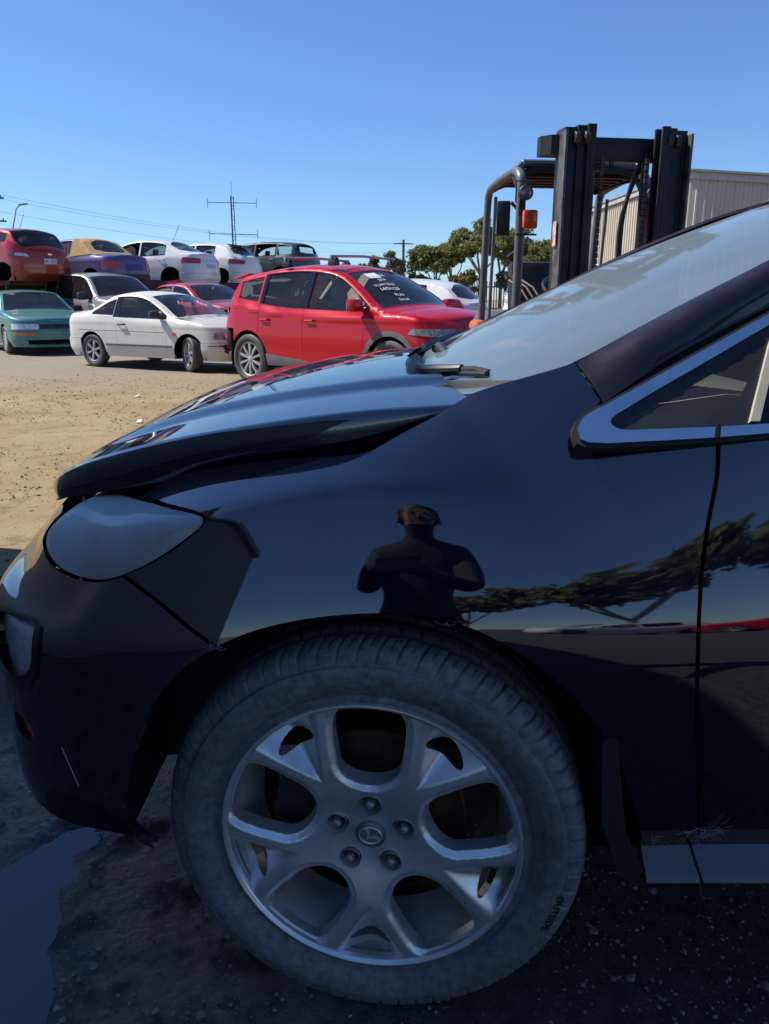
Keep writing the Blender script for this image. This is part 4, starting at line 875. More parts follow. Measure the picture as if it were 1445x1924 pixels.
def emblem():
    mb = MB(); T = WM @ Matrix.Translation((0, 0, -.0160)); cap_r = []
    mb.tube([T @ Vector((.0190*math.cos(a), .0155*math.sin(a), .0010)) for a in np.linspace(0, 2*PI, 41)], .0016, 6, False)
    wing = cr([(-.0175, .0050), (-.010, .0062), (-.004, .0030), (0, -.0030), (.004, .0030), (.010, .0062), (.0175, .0050)], 4); low = cr([(.0160, .0018), (.009, .0010), (.0035, -.0040), (0, -.0105), (-.0035, -.0040), (-.009, .0010), (-.0160, .0018)], 4)
    rot = R(-38); P = [(x*math.cos(rot)-y*math.sin(rot), x*math.sin(rot)+y*math.cos(rot)) for x, y in np.concatenate((wing, low))]
    mb.prism(P, lambda x, y: T @ Vector((x, y, .0005)), lambda x, y: T @ Vector((x, y, .0028))); mb.build('cap_emblem', 'alloy', cap)
emblem()
for k in range(5):
    a = PI/2+k*2*PI/5; T = WM @ Matrix.Translation((.060*math.cos(a), .060*math.sin(a), -.026))
    mb = MB(); mb.lathe([(.0078, -.02), (.0080, .010), (.0070, .0135), (.0035, .0155), (0, .016)], 6, T); mb.build('lug_nut', 'alloy_far', wheel, angle=R(25))
    MB().lathe([(.0140, -.012), (.0160, .002), (.0190, .014)], 20, T).build('lug_pocket', 'alloy_dusty', wheel)
MB().lathe([(.155, -.075), (.160, -.08), (.160, -.10), (.05, -.10)], 48, WM).build('brake_disc', 'rust', wheel, angle=R(30))
mb = MB(); T = WM @ Matrix.Rotation(R(158), 4, 'Z'); 
mb.prism([(.095, -.085), (.165, -.075), (.178, 0), (.165, .075), (.095, .085), (.085, 0)], lambda x, y: T @ Vector((x, y, -.115)), lambda x, y: T @ Vector((x, y, -.062))); mb.build('brake_caliper', 'steel_dark', wheel, angle=R(25))
mb = MB(); T = WM @ Matrix.Rotation(R(-20), 4, 'Z'); mb.tube([T @ Vector((.222, 0, -.05)), T @ Vector((.214, 0, -.022))], [.0055, .005], 10); mb.build('valve_stem', 'black_plastic', wheel)
# raised lettering on the side wall
def letters(s, rad, a_mid, size, nm, flip=False):
    V, F = text_mesh(s, size, .0006); x = V[:, 0]; y = V[:, 1]
    a = a_mid-x/rad if not flip else a_mid+x/rad; rr = rad+y if not flip else rad-y
    zz = np.interp(rr, [.252, .275, .297, .318, .332, .340, .352], [.10, .104, .1145, .1145, .1085, .1068, .101])-.105+V[:, 2]
    P = [WM @ Vector((r_*math.cos(q), r_*math.sin(q), z_+.0004)) for r_, q, z_ in zip(rr, a, zz)]
    mb = MB(); mb.add(P, F); mb.build(nm, 'tyre_letters', ty, smooth=False)
plain('tyre_letters', (0.012, 0.012, 0.013), 0.6)
letters('OUTSIDE', .3225, R(-18), .0185, 'tyre_lettering')
# other wheels of the SUV
far = wheel
for (x, y, yaw) in ((-.022, 2*YC-1.088, -R(8)), (2.73, 1.10, 0), (2.73, 2*YC-1.10, 0)):
    M4 = wheel_matrix(Vector((x, y, .349)), yaw+(PI if y > YC else 0)) @ WM.inverted(); e = empty('wheel', (0, 0, 0), 0, suv); M4b = M4
    for ch in list(wheel.children):
        c = ch.copy(); COL.objects.link(c); c.parent = e; c.matrix_local = M4
        if ch.name.startswith('centre_cap'):
            g = ch.children[0].copy(); COL.objects.link(g); g.parent = c
tag(suv, 'large dark purple SUV filling the foreground, front quarter with silver five-spoke alloy wheel', 'car')

suv.location = (1.35, YC, 0)
for _c in suv.children: _c.matrix_parent_inverse = Matrix.Translation((-1.35, -YC, 0))
# ------------------------------------------------------------------ parked cars: one builder, a spec for each car
def lin(pts):
    p = np.array(cr(pts, 8)) if len(pts) > 2 else np.array(pts, float); o = np.argsort(p[:, 0]); x, y = p[o, 0], p[o, 1]
    return lambda t: np.interp(t, x, y)
def poly_lin(pts):
    p = np.array(sorted(pts)); return lambda t: np.interp(t, p[:, 0], p[:, 1])
DEF = dict(W=1.75, wb=2.6, R=.31, zs=.22, tumble=.34, crown=.045, front=[(.2, -.10), (.35, 0), (.55, 0), (.75, -.06), (1.0, -.25)], rear=[(.2, -.10), (.35, 0), (.6, 0), (.8, -.03), (1.0, -.10), (1.5, -.2)],
           hood='', trim='black_plastic', glass='glass_clear', rglass=None, wheel='six', wheels=(1, 1, 1, 1), steer=0.0, interior='interior_dark', mould=None, arch='cavity', screen_margin=.07, pillars='black_gloss', windows=True, open_window=(), no_rear_glass=False, roofmat=None, rmargin=.08, rwin=(.06, .94), shoulder=.006, blackout=None)
def make_car(name, spec, loc, heading, label, cat='car', group=None, z=0.0, tilt=(0, 0)):
    s = dict(DEF); s.update(spec); C = empty(name, (loc[0], loc[1], z), math.atan2(heading[1], heading[0])); C.rotation_euler = (tilt[0], tilt[1], math.atan2(heading[1], heading[0]))
    tag(C, label, cat, group)
    W2 = s['W']/2; xf, xr, wb, zs = s['xf'], s['xr'], s['wb'], s['zs']; sf, sr = xf-.60, xr+.60; LF = LR = .95
    T = lin(s['T']); B = poly_lin(s['belt']); FA = poly_lin(s['front']); RA = poly_lin(s['rear']); pm = s['paint']
    tn, tt = sf+LF, sr-LR
    def S(Q, off=0.0):
        t, z_ = Q[:, 0], Q[:, 1]; b = B(t); Tt = T(t)
        h = W2-.045*np.abs((np.minimum(z_, b)-.60)/.45)**2.2-.03*sst(-z_, -.34, -.18)-np.maximum(z_-b, 0)*s['tumble']-.008*sst(z_, b-.05, b-.01)
        r = .055; k = np.clip((z_-(Tt-r))/r, 0, 1); h = h-r*.8*(1-np.sqrt(np.clip(1-k*k, 0, 1)))
        h = h-.020*np.clip(np.abs(t)-wb*.35, 0, None)**2
        h = h+s['shoulder']*(np.exp(-((z_-b+.10)/.035)**2)-.6*np.exp(-((z_-.52)/.10)**2))*(z_ < b)
        x = t.copy(); y = h.copy()
        for sign, st, LL, A in ((1, sf, LF, FA), (-1, sr, LR, RA)):
            m = (t-st)*sign > 0; ph = np.clip((t-st)*sign/LL, 0, 1)*PI/2; n = 2.9; rr = (np.cos(ph)**n+np.sin(ph)**n)**(-1/n)
            x = np.where(m, st+sign*(.60+A(z_))*np.sin(ph)*rr, x); y = np.where(m, h*np.cos(ph)*rr, y)
        return np.stack((x, y, z_), -1)
    outw = lambda P: np.stack((P[:, 0]-np.clip(P[:, 0], sr, sf), P[:, 1], np.zeros(len(P))), -1)
    bow = poly_lin([(tt, 0), (s['gb'], -.10), (s['rr'], -.06), (s['wt'], .05), (s['cowl'], .13), (sf, .06), (tn, 0)])
    def U(Q):
        t, q = Q[:, 0], Q[:, 1]; E = S(np.stack((t, T(t)), -1)); c = s['crown']*np.minimum(1, E[:, 1]/.5); f = 1-q*q
        return np.stack((E[:, 0]+bow(t)*f, E[:, 1]*q, E[:, 2]+c*f), -1)
    sp = (.055, .055)
    def side(nm, poly, mat, holes=(), off=0.0, fl=.015, spc=sp, one=0):
        o = panel(nm, poly, S, spc, mat, C, holes=holes, flange=fl, out=outw, off=off)
        if one != 1: mirror_obj(o, 0.0)
        if one == -1: bpy.data.objects.remove(o)
        return o
    def full(nm, poly, mat, off=0.0, fl=.015, spc=sp, holes=()):
        return panel(nm, poly, S, spc, mat, C, holes=holes, flange=fl, out=outw, off=off, mirror=0.0)
    ar = s['R']+s.get('archgap', .055); wz = s['R']
    def bottom(t0, t1):
        """lower edge with wheel arches, from t0 to t1 (t0<t1)"""
        P = [(t0, zs)]
        for xc in (-wb/2, wb/2):
            hgt = math.sqrt(max(ar*ar-(zs-wz)**2, 0)); a0 = math.atan2(zs-wz, hgt)
            if xc+hgt > t0 and xc-hgt < t1:
                arc = [(xc+ar*math.cos(a), wz+ar*math.sin(a)) for a in np.linspace(PI-a0, a0, 17)]
                arc = [p for p in arc if t0 < p[0] < t1]
                if xc-hgt < t0 <= xc+hgt: P = [(t0, wz+math.sqrt(max(ar*ar-(t0-xc)**2, 0)))]
                P += arc
                if xc-hgt < t1 < xc+hgt: P.append((t1, wz+math.sqrt(max(ar*ar-(t1-xc)**2, 0)))); return P
        P.append((t1, zs)); return P
    def flank(t0, t1, top=None, sl0=0.0, sl1=0.0):
        g = .003; b_ = bottom(t0+g, t1-g); ts = np.linspace(t1-g, t0+g, 14); tp = [(t, (top or T)(t)) for t in ts]
        return np.array(b_+tp)
    def win(t0, t1, m0=.05, m1=.05, up=.060, lo=.018):
        ts = np.linspace(t0+m0, t1-m1, 22); lo_ = np.array([B(t)+lo for t in ts]); hi_ = np.array([T(t)-up for t in ts]); k = hi_-lo_ > .035
        if k.sum() < 3: return None
        ts, lo_, hi_ = ts[k], lo_[k], hi_[k]; return np.array([(a, b) for a, b in zip(ts, lo_)]+[(a, b) for a, b in zip(ts[::-1], hi_[::-1])])
    d = s['doors']; zb = s.get('bump_top', (.55, .58)); fb0 = wb/2+ar*.80; rb0 = -wb/2-ar*.80
    # fender with the wing up to the nose seam
    fseam = s.get('fseam', sf+.02); rseam = s.get('rseam', sr-.02)
    bf = bottom(d[0]+.003, fb0); fp = np.array(bf+[(fb0, zb[0]), (tn, zb[0])]+[(t, T(t)) for t in np.linspace(tn, d[0]+.003, 18)])
    holes = []
    w_ = win(d[0]-.02, s['cowl']+.2, .02, .0)
    side('front_fender', fp, pm)
    full('front_bumper', np.array([(fb0+.002, zb[0]-.006), (fb0+.002, max(zs, wz+.02)), (sf, zs-.01), (tn, zs-.03), (tn, zb[0]-.006)]), s.get('bumper', pm), off=.012)
    for i in range(len(d)-1):
        t0, t1 = d[i+1], d[i]; h_ = win(t0, t1, *s.get('wm', {}).get(i, (.05, .05)))
        side(('front_door', 'rear_door')[i], flank(t0, t1), pm, [h_] if h_ is not None else [])
        if h_ is not None and s['windows']:
            if i in s['open_window']: side('door_window', h_, s['glass'], off=-.012, fl=0, one=-1)
            else: side('door_window', h_, s['rglass'] if (i == 1 and s['rglass']) else s['glass'], off=-.012, fl=0)
            fr = h_; c0 = fr.mean(0); side('window_frame', c0+(fr-c0)*1.045, s['pillars'], [fr], off=.003, fl=.006)
    if s['blackout']:
        a0, a1 = s['blackout']; hs_ = [win(d[i+1], d[i], *s.get('wm', {}).get(i, (.05, .05))) for i in range(len(d)-1)]; hs_ = [h for h in hs_ if h is not None]
        bo_ = win(a0, a1, 0, 0, .046, .006); side('window_surround', bo_, s['pillars'], hs_+([win(*s['qwin'])] if s.get('qwin') and s['qwin'][0] > a0 else []), off=.004, fl=.004)
    te = d[-1]; q = s.get('qwin'); h_ = win(*q) if q else None
    ts = np.linspace(te-.003, tt, 24); bq = bottom(rb0, te-.003)
    side('rear_quarter', np.array(bq[::-1]+[(rb0, zb[1]), (tt, zb[1])]+[(t, T(t)) for t in np.linspace(tt, te-.003, 24)]), pm if 'qpaint' not in s else s['qpaint'], [h_] if h_ is not None else [])
    if h_ is not None and s['windows']: side('quarter_window', h_, s['rglass'] or s['glass'], off=-.012, fl=0)
    if not s.get('no_rear_bumper'):
        full('rear_bumper', np.array([(rb0-.002, zb[1]-.006), (rb0-.002, max(zs, wz+.02)), (sr, zs-.01), (tt, zs-.02), (tt, zb[1]-.006)]), s.get('rbumper', s.get('bumper', pm)), off=.014)
    # top: hood, screen, roof, rear screen, boot
    def tp(nm, t0, t1, mat, holes=(), off=0.0, q=1.0): return panel(nm, np.array([(t0, -q), (t1, -q), (t1, q), (t0, q)]), U, (.07, .09), mat, C, holes=holes, flange=.012, out=(0, 0, 1), off=off)
    cw, wt, rr, gb = s['cowl'], s['wt'], s['rr'], s['gb']
    tp('hood', cw+.01, tn-.005, s.get('hoodmat', pm)); mg = s['screen_margin']
    sc_ = np.array([(wt+.03, -1+mg), (cw-.01, -1+mg*.9), (cw-.01, 1-mg*.9), (wt+.03, 1-mg)])
    tp('screen_surround', wt, cw, pm, [sc_]); ws = panel('windscreen', sc_, U, (.09, .12), s['glass'], C, flange=0, out=(0, 0, 1), off=-.006)
    panel('screen_border', sc_, U, (.09, .12), 'black_gloss', C, holes=[sc_+[[.02, .02], [-.035, .02], [-.035, -.02], [.02, -.02]]], flange=0, out=(0, 0, 1), off=-.003)
    tp('roof', rr, wt-.002, s['roofmat'] or pm)
    rm = s['rmargin']; rw = s['rwin']; g0, g1 = gb+(rr-gb)*rw[0], gb+(rr-gb)*rw[1]; rg = np.array([(g0, -1+rm), (g1, -1+rm*1.4), (g1, 1-rm*1.4), (g0, 1-rm)])
    tp('rear_surround', gb, rr-.002, s.get('rsmat') or s['roofmat'] or pm, [smooth_poly(rg, 1)])
    if not s['no_rear_glass']: panel('rear_window', smooth_poly(rg, 1), U, (.09, .12), s['rglass'] or s['glass'], C, flange=0, out=(-1, 0, .5), off=-.006)
    if gb > tt+.05: tp('boot_lid', tt+.005, gb-.006, pm)
    # lamps and plates: patches standing just proud of the skin
    for nm, poly, mat, off in s.get('patches', []): side(nm, np.array(poly), mat, off=off, fl=.02, spc=(.04, .04))
    for nm, poly, mat, off in s.get('centre', []): full(nm, np.array(poly), mat, off=off, fl=.015, spc=(.05, .05))
    # floor pan, cabin tub, arches
    MB().box(((xf+xr)/2, 0, zs+.07), (wb-.75, s['W']*.86, .12)).build('floor_pan', 'cavity', C)
    for xc in (-wb/2, wb/2):
        for sy in (1, -1):
            mb = MB(); V = []; F = []; n = 15
            for a in np.linspace(-.25, PI+.25, n):
                for y, r_ in ((W2-.03, ar+.012), (W2-.30, ar+.012), (W2-.34, .05)): V.append((xc+r_*math.cos(a), sy*y, wz+r_*math.sin(a)))
            for i in range(n-1):
                for j in range(2): F.append((i*3+j, i*3+j+1, i*3+j+4, i*3+j+3))
            mb.add(V, F); mb.build('arch_liner', s['arch'], C)
    zf = zs+.12; bz = float(B(0)); rz_ = float(T((wt+rr)/2))
    xd = cw-.12; MB().prism([(xd+.25, bz-.10), (xd-.02, bz+.0), (xd-.28, bz-.02), (xd-.32, bz-.3), (xd, zf)], lambda x, z_: (x, -W2+.13, z_), lambda x, z_: (x, W2-.13, z_)).build('dashboard', s['interior'], C)
    mb = MB(); mb.box((0, W2-.085, (zf+bz)/2-.03), (d[0]-d[-1]-.05, .03, bz-zf-.10)); mb.box((0, -W2+.085, (zf+bz)/2-.03), (d[0]-d[-1]-.05, .03, bz-zf-.10)); mb.build('door_lining', s['interior'], C)
    xs = (d[0]+d[1])/2-.12
    for sy in (1, -1):
        mb = MB(); mb.box((xs+.18, sy*W2*.42, zf+.18), (.50, .48, .18), bev=.05); mb.box((xs-.12, sy*W2*.42, zf+.50), (.15, .46, .58), ry=R(-14), bev=.05); mb.box((xs-.22, sy*W2*.42, zf+.86), (.09, .25, .17), ry=R(-12), bev=.035); mb.build('front_seat', s['interior'], C)
    if s.get('rseat', True):
        xb = xs-.88; mb = MB(); mb.box((xb+.18, 0, zf+.2), (.48, s['W']*.72, .18), bev=.05); mb.box((xb-.12, 0, zf+.48), (.15, s['W']*.72, .52), ry=R(-16), bev=.05); mb.build('rear_seat', s['interior'], C)
    mb = MB(); mb.tube([(xs+.52+.06*math.sin(a), -W2*.42+.18*math.cos(a), bz-.04+.16*math.sin(a)) for a in np.linspace(0, 2*PI, 21)], .015, 6, False); mb.tube([(xs+.6, -W2*.42, bz-.1), (xs+.52, -W2*.42, bz-.04)], .04, 6); mb.build('steering_wheel', 'interior_dark', C)
    # mirrors, handles
    tm = d[0]-s.get('mirror_back', .14); Pm = S(np.array([(tm, B(tm)+.03)]))[0]; ms = s.get('mirror', (.11, .20, .14))
    for sy in s.get('mirrors', (1, -1)):
        mb = MB(); mb.box((Pm[0]+.02, sy*(Pm[1]+.05+ms[1]/2), Pm[2]+.055), ms, bev=min(ms)*.3, rz=-sy*R(8)); mb.box((Pm[0]+.03, sy*(Pm[1]+.02), Pm[2]+.005), (.07, .10, .04), bev=.01); o = mb.build('door_mirror', s.get('mirmat', pm), C)
        MB().box((Pm[0]+.02-ms[0]/2-.002, sy*(Pm[1]+.05+ms[1]/2)+sy*.008, Pm[2]+.055), (.006, ms[1]*.84, ms[2]*.8), rz=-sy*R(8)).build('mirror_glass', 'mirror_glass', o)
    for i in range(len(d)-1):
        th = d[i+1]+.15; hz = s.get('handle_z', float(B(th))-.11); Ph = S(np.array([(th, hz)]))[0]
        for sy in (1, -1):
            mb = MB(); mb.tube([(Ph[0]-.09, sy*(Ph[1]-.005), hz), (Ph[0]-.07, sy*(Ph[1]+.032), hz), (Ph[0]+.07, sy*(Ph[1]+.032), hz+.004), (Ph[0]+.09, sy*(Ph[1]-.005), hz+.004)], .015, 6); mb.build('door_handle', s.get('handle', pm), C)
    if s['mould']:
        z0, z1, mt = s['mould']; a0, a1 = -wb/2+ar+.03, wb/2-ar-.03
        side('side_moulding', np.array([(a0, z0), (a1, z0), (a1, z1), (a0, z1)]), mt, off=.016, fl=.02)
    # wheels
    k = 0
    for xc in (wb/2, -wb/2):
        for sy in (1, -1):
            if s['wheels'][k]:
                st = s['steer'] if xc > 0 else 0.0
                build_wheel(C, (xc, sy*(W2-s.get('winset', .115)), wz), st+(PI if sy > 0 else 0), s['R'], s['wheel'], s.get('rimr', s['R']*.66), s.get('tw', .2))
            k += 1
    return C, S, U, T, B
_WH = {}
def build_wheel(parent, c, yaw, R0, style, rim, tw):
    """a wheel with tyre and rim; alike wheels share their meshes"""
    key = (round(R0, 3), style, round(rim, 3), tw); e = empty('wheel', c, yaw, parent)
    if key not in _WH:
        M4 = Matrix.Rotation(PI/2, 4, 'X'); parts = []
        parts.append(tyre_mesh('tyre', M4, R0, rim, tw, e, 'tyre_far', nth=72, tread=False))
        f = tw/2*.80; am = 'alloy_far'
        mb = MB(); mb.lathe([(rim+.004, f), (rim-.006, f+.004), (rim-.016, f-.002), (rim-.022, f-.03), (rim-.03, -f)], 48, M4); parts.append(mb.build('rim', am, e, angle=R(40)))
        mb = MB(); mb.lathe([(rim-.02, f-.09), (.02, f-.09)], 32, M4); parts.append(mb.build('brake_backing', 'cavity', e))
        if style == 'hubcap':
            mb = MB(); mb.lathe([(rim-.012, f-.012), (rim*.86, f+.004), (rim*.55, f-.012), (rim*.4, f-.004), (.0, f)], 48, M4); parts.append(mb.build('hub_cap', 'alloy_far', e, angle=R(40)))
            mb = MB()
            for i in range(14):
                a = i*2*PI/14; a2 = a+.16
                P = [(rim*.60, a), (rim*.84, a2), (rim*.84, a2+.14), (rim*.60, a+.10)]; V = [M4 @ Vector((r_*math.cos(t), r_*math.sin(t), np.interp(r_, [rim*.55, rim*.86], [f-.012, f+.004])+.0035)) for r_, t in P]; mb.add(V, [(0, 1, 2, 3)])
            parts.append(mb.build('hub_cap_slots', 'cavity', e))
        else:
            n = {'six': 6, 'five': 5, 'ten': 10, 'multi': 10, 'hubcap': 7}[style]; mb = MB(); hub = rim*.22
            for i in range(n):
                a = i*2*PI/n+.3
                if style == 'ten': w0, w1 = .030, .050
                elif style == 'six': w0, w1 = .040, .050
                else: w0, w1 = .05, .045
                def P(r_, o_, h_): return M4 @ Vector((r_*math.cos(a)-o_*math.sin(a), r_*math.sin(a)+o_*math.cos(a), h_))
                L0, L1 = hub*.8, rim-.012; V = []
                for r_, w_, h_ in ((L0, w0/2, f-.012), ((L0+L1)*.55, (w0+w1)*.25, f+.004), (L1, w1/2, f-.006)):
                    V += [P(r_, -w_, h_-.03), P(r_, -w_*.75, h_), P(r_, w_*.75, h_), P(r_, w_, h_-.03)]
                F = [(j*4+q, j*4+q+1, j*4+q+5, j*4+q+4) for j in range(2) for q in range(3)]; mb.add(V, F)
            mb.lathe([(hub, f-.05), (hub, f-.014), (hub*.7, f-.006), (0, f-.004)], 20, M4); parts.append(mb.build('spokes', am if style != 'ten' else 'alloy_far', e, angle=R(40)))
        _WH[key] = parts
    else:
        for p in _WH[key]:
            c2 = p.copy(); COL.objects.link(c2); c2.parent = e
    return e

# --- the row on the ground
CX5 = dict(paint='paint_red', W=1.84, wb=2.70, R=.362, rimr=.247, tw=.225, zs=.30, xf=2.24, xr=-2.22, cowl=1.12, wt=.30, rr=-1.75, gb=-2.02, tumble=.42,
  T=[(2.59, .86), (2.35, .93), (2.0, .99), (1.5, 1.045), (1.12, 1.09), (.72, 1.33), (.30, 1.545), (-.2, 1.625), (-.8, 1.625), (-1.4, 1.57), (-1.75, 1.50), (-1.88, 1.36), (-2.02, 1.16), (-2.2, 1.06), (-2.57, 1.05)],
  belt=[(1.2, 1.045), (-.5, 1.09), (-1.3, 1.16), (-1.8, 1.22), (-2.6, 1.0)], doors=[.92, -.20, -1.12], blackout=(-1.14, .98), shoulder=.014, qwin=(-1.66, -1.10, .02, .08, .075, .03), wheel='ten', glass='glass_clear', rglass='glass_tint',
  bump_top=(.62, .80), no_rear_bumper=True, mirror=(.13, .22, .16), mirror_back=.06, bumper='paint_red', interior='interior_grey', handle_z=.93, crown=.06,
  patches=[('headlamp', [(1.66, .80), (2.2, .76), (2.25, .86), (1.72, .865)], 'lamp_dark', .01), ('tail_lamp', [(-1.86, 1.02), (-2.15, .98), (-2.3, 1.02), (-2.1, 1.13), (-1.9, 1.10)], 'red_lens', .015),
    ('arch_cladding', [(1.35+(.417+o)*math.cos(a), .362+(.417+o)*math.sin(a)) for o, rg in ((-.01, np.linspace(.0, PI, 22)), (.055, np.linspace(PI, .0, 22))) for a in rg], 'grey_plastic', .012),
    ('sill_cladding', [(-.93, .302), (.93, .302), (.93, .40), (0, .385), (-.6, .43), (-.96, .46)], 'grey_plastic', .012)],
  centre=[('grille', [(2.3, .66), (2.59, .66), (2.59, .82), (2.3, .80)], 'black_gloss', .012), ('lower_intake', [(2.1, .36), (2.59, .36), (2.59, .52), (2.1, .5)], 'black_plastic', .014)])
COUPE = dict(paint='paint_silver_white', W=1.66, wb=2.38, R=.295, rimr=.20, tw=.185, zs=.21, xf=2.04, xr=-2.10, cowl=.88, wt=.10, rr=-.72, gb=-1.32, tumble=.50, crown=.05,
  T=[(2.39, .66), (2.1, .72), (1.6, .80), (1.2, .855), (.88, .895), (.5, 1.09), (.10, 1.255), (-.3, 1.305), (-.72, 1.265), (-1.05, 1.11), (-1.32, .985), (-1.6, .955), (-2.1, .955), (-2.45, .93)],
  belt=[(1.0, .865), (0, .885), (-.8, .905), (-1.6, .93), (-2.5, .9)], doors=[.68, -.52], blackout=(-.60, .70), qwin=(-1.20, -.58, .02, .03, .075, .03), bump_top=(.50, .52), mould=(.40, .435, 'grey_plastic'), wheel='six', steer=R(-26), hoodmat='paint_peeled', mirmat='black_plastic', handle='black_plastic', open_window=(0,), mirror=(.10, .18, .12), handle_z=.775, winset=.10,
  patches=[('headlamp', [(1.72, .56), (2.12, .545), (2.12, .645), (1.74, .665)], 'lamp_dark', .01), ('tail_lamp', [(-1.82, .56), (-2.2, .56), (-2.2, .74), (-1.84, .74)], 'red_lens', .01), ('side_marker', [(.86, .60), (.92, .60), (.92, .655), (.86, .655)], 'orange_lens', .012), ('bumper_strip', [(1.62, .44), (2.2, .44), (2.2, .455), (1.62, .455)], 'grey_plastic', .022), ('crease_shade_strip', [(-1.5, .668), (.66, .652), (.66, .656), (-1.5, .672)], 'dark_trim', .002)])  # thin dark strip paints the shade line of the flank crease
TEAL = dict(paint='paint_teal', W=1.77, wb=2.62, R=.31, rimr=.20, zs=.20, xf=2.37, xr=-2.35, cowl=.98, wt=.22, rr=-.92, gb=-1.52, tumble=.42,
  T=[(2.72, .70), (2.4, .76), (2.0, .825), (1.4, .90), (.98, .945), (.6, 1.15), (.22, 1.335), (-.3, 1.39), (-.92, 1.345), (-1.25, 1.17), (-1.52, 1.04), (-2.1, 1.02), (-2.7, .98)],
  belt=[(1.1, .905), (0, .935), (-1.5, .97), (-2.7, .95)], doors=[.78, -.28, -1.15], bump_top=(.53, .55), wheel='hubcap', mirmat='black_plastic', interior='interior_grey', winset=.10,
  patches=[('headlamp', [(1.98, .565), (2.47, .56), (2.47, .675), (2.02, .685)], 'lamp_lens', .012), ('indicator', [(2.06, .435), (2.40, .435), (2.40, .485), (2.06, .485)], 'orange_lens', .026), ('tail_lamp', [(-1.95, .72), (-2.3, .72), (-2.3, .9), (-1.95, .9)], 'red_lens', .01)],
  centre=[('grille', [(2.49, .575), (2.72, .575), (2.72, .67), (2.49, .67)], 'black_plastic', .01), ('lower_intake', [(2.30, .25), (2.72, .25), (2.72, .34), (2.30, .34)], 'cavity', .02)])
GREYW = dict(paint='paint_grey', W=1.88, wb=2.75, R=.36, zs=.30, xf=2.42, xr=-2.36, cowl=1.10, wt=.32, rr=-2.0, gb=-2.28, tumble=.36, crown=.05,
  T=[(2.77, .86), (2.5, .93), (2.0, 1.02), (1.5, 1.08), (1.10, 1.13), (.7, 1.40), (.32, 1.62), (-.3, 1.70), (-1.4, 1.70), (-2.0, 1.63), (-2.15, 1.45), (-2.28, 1.22), (-2.5, 1.12), (-2.7, 1.10)],
  belt=[(1.2, 1.07), (-1.0, 1.11), (-2.0, 1.14), (-2.7, 1.05)], doors=[.90, -.22, -1.20], blackout=(-1.22, .95), qwin=(-2.02, -1.20, .05, .05, .07, .02), glass='glass_tint', rglass='glass_dark', bump_top=(.62, .7), mirmat='dark_trim', mirror=(.14, .24, .18), wheel='five',
  patches=[('headlamp', [(1.95, .76), (2.4, .74), (2.4, .88), (2.0, .90)], 'lamp_lens', .012)])
CAB = dict(W=1.70, wb=2.47, R=.30)
FIESTA = dict(paint='paint_orange_red', W=1.72, wb=2.49, R=.30, zs=.22, xf=1.98, xr=-1.94, cowl=1.02, wt=.20, rr=-1.38, gb=-1.82, tumble=.42, crown=.055,
  T=[(2.33, .78), (2.0, .88), (1.5, .97), (1.02, 1.02), (.6, 1.25), (.20, 1.42), (-.3, 1.475), (-.9, 1.455), (-1.38, 1.385), (-1.60, 1.20), (-1.82, 1.0), (-2.0, .93), (-2.29, .92)],
  belt=[(1.1, .97), (-.3, 1.0), (-1.3, 1.10), (-2.3, .93)], doors=[.80, -.22, -1.0], qwin=(-1.36, -.98, .02, .04, .08, .03), bump_top=(.52, .50), rglass='glass_tint', wheels=(0, 0, 0, 0), rmargin=.10, rwin=(.04, .96), rsmat='black_gloss',
  patches=[('tail_lamp', [(-1.46, .84), (-1.80, .80), (-1.86, .86), (-1.62, 1.10), (-1.44, 1.18)], 'red_lens', .02), ('tail_lamp_foot', [(-1.66, .80), (-1.92, .77), (-1.88, .84), (-1.70, .86)], 'lamp_lens', .022)],
  centre=[('plate_recess', [(-2.05, .60), (-2.29, .60), (-2.29, .76), (-2.02, .76)], 'paint_orange_red', .006)])
GOLFC = dict(paint='paint_violet_blue', W=1.70, wb=2.47, R=.30, zs=.22, xf=2.0, xr=-2.02, cowl=.95, wt=.25, rr=-.70, gb=-1.30, tumble=.40, crown=.05, roofmat='soft_top', rsmat='soft_top', qpaint='paint_violet_blue',
  T=[(2.35, .78), (1.9, .85), (1.4, .90), (.95, .945), (.6, 1.18), (.25, 1.36), (-.2, 1.42), (-.70, 1.39), (-1.0, 1.20), (-1.30, .995), (-1.55, .965), (-2.0, .95), (-2.37, .93)],
  belt=[(1.0, .90), (0, .915), (-1.3, .935), (-2.4, .93)], doors=[.72, -.45], bump_top=(.48, .50), rbumper='black_plastic', bumper='black_plastic', wheels=(0, 0, 0, 0), rmargin=.20, rwin=(.12, .86), mirmat='black_plastic', crownx=1,
  patches=[('tail_lamp', [(-1.60, .60), (-2.05, .60), (-2.05, .83), (-1.62, .83)], 'red_lens', .012)], centre=[('plate_recess', [(-2.15, .60), (-2.37, .60), (-2.37, .76), (-2.15, .76)], 'plate_ink', .008)])
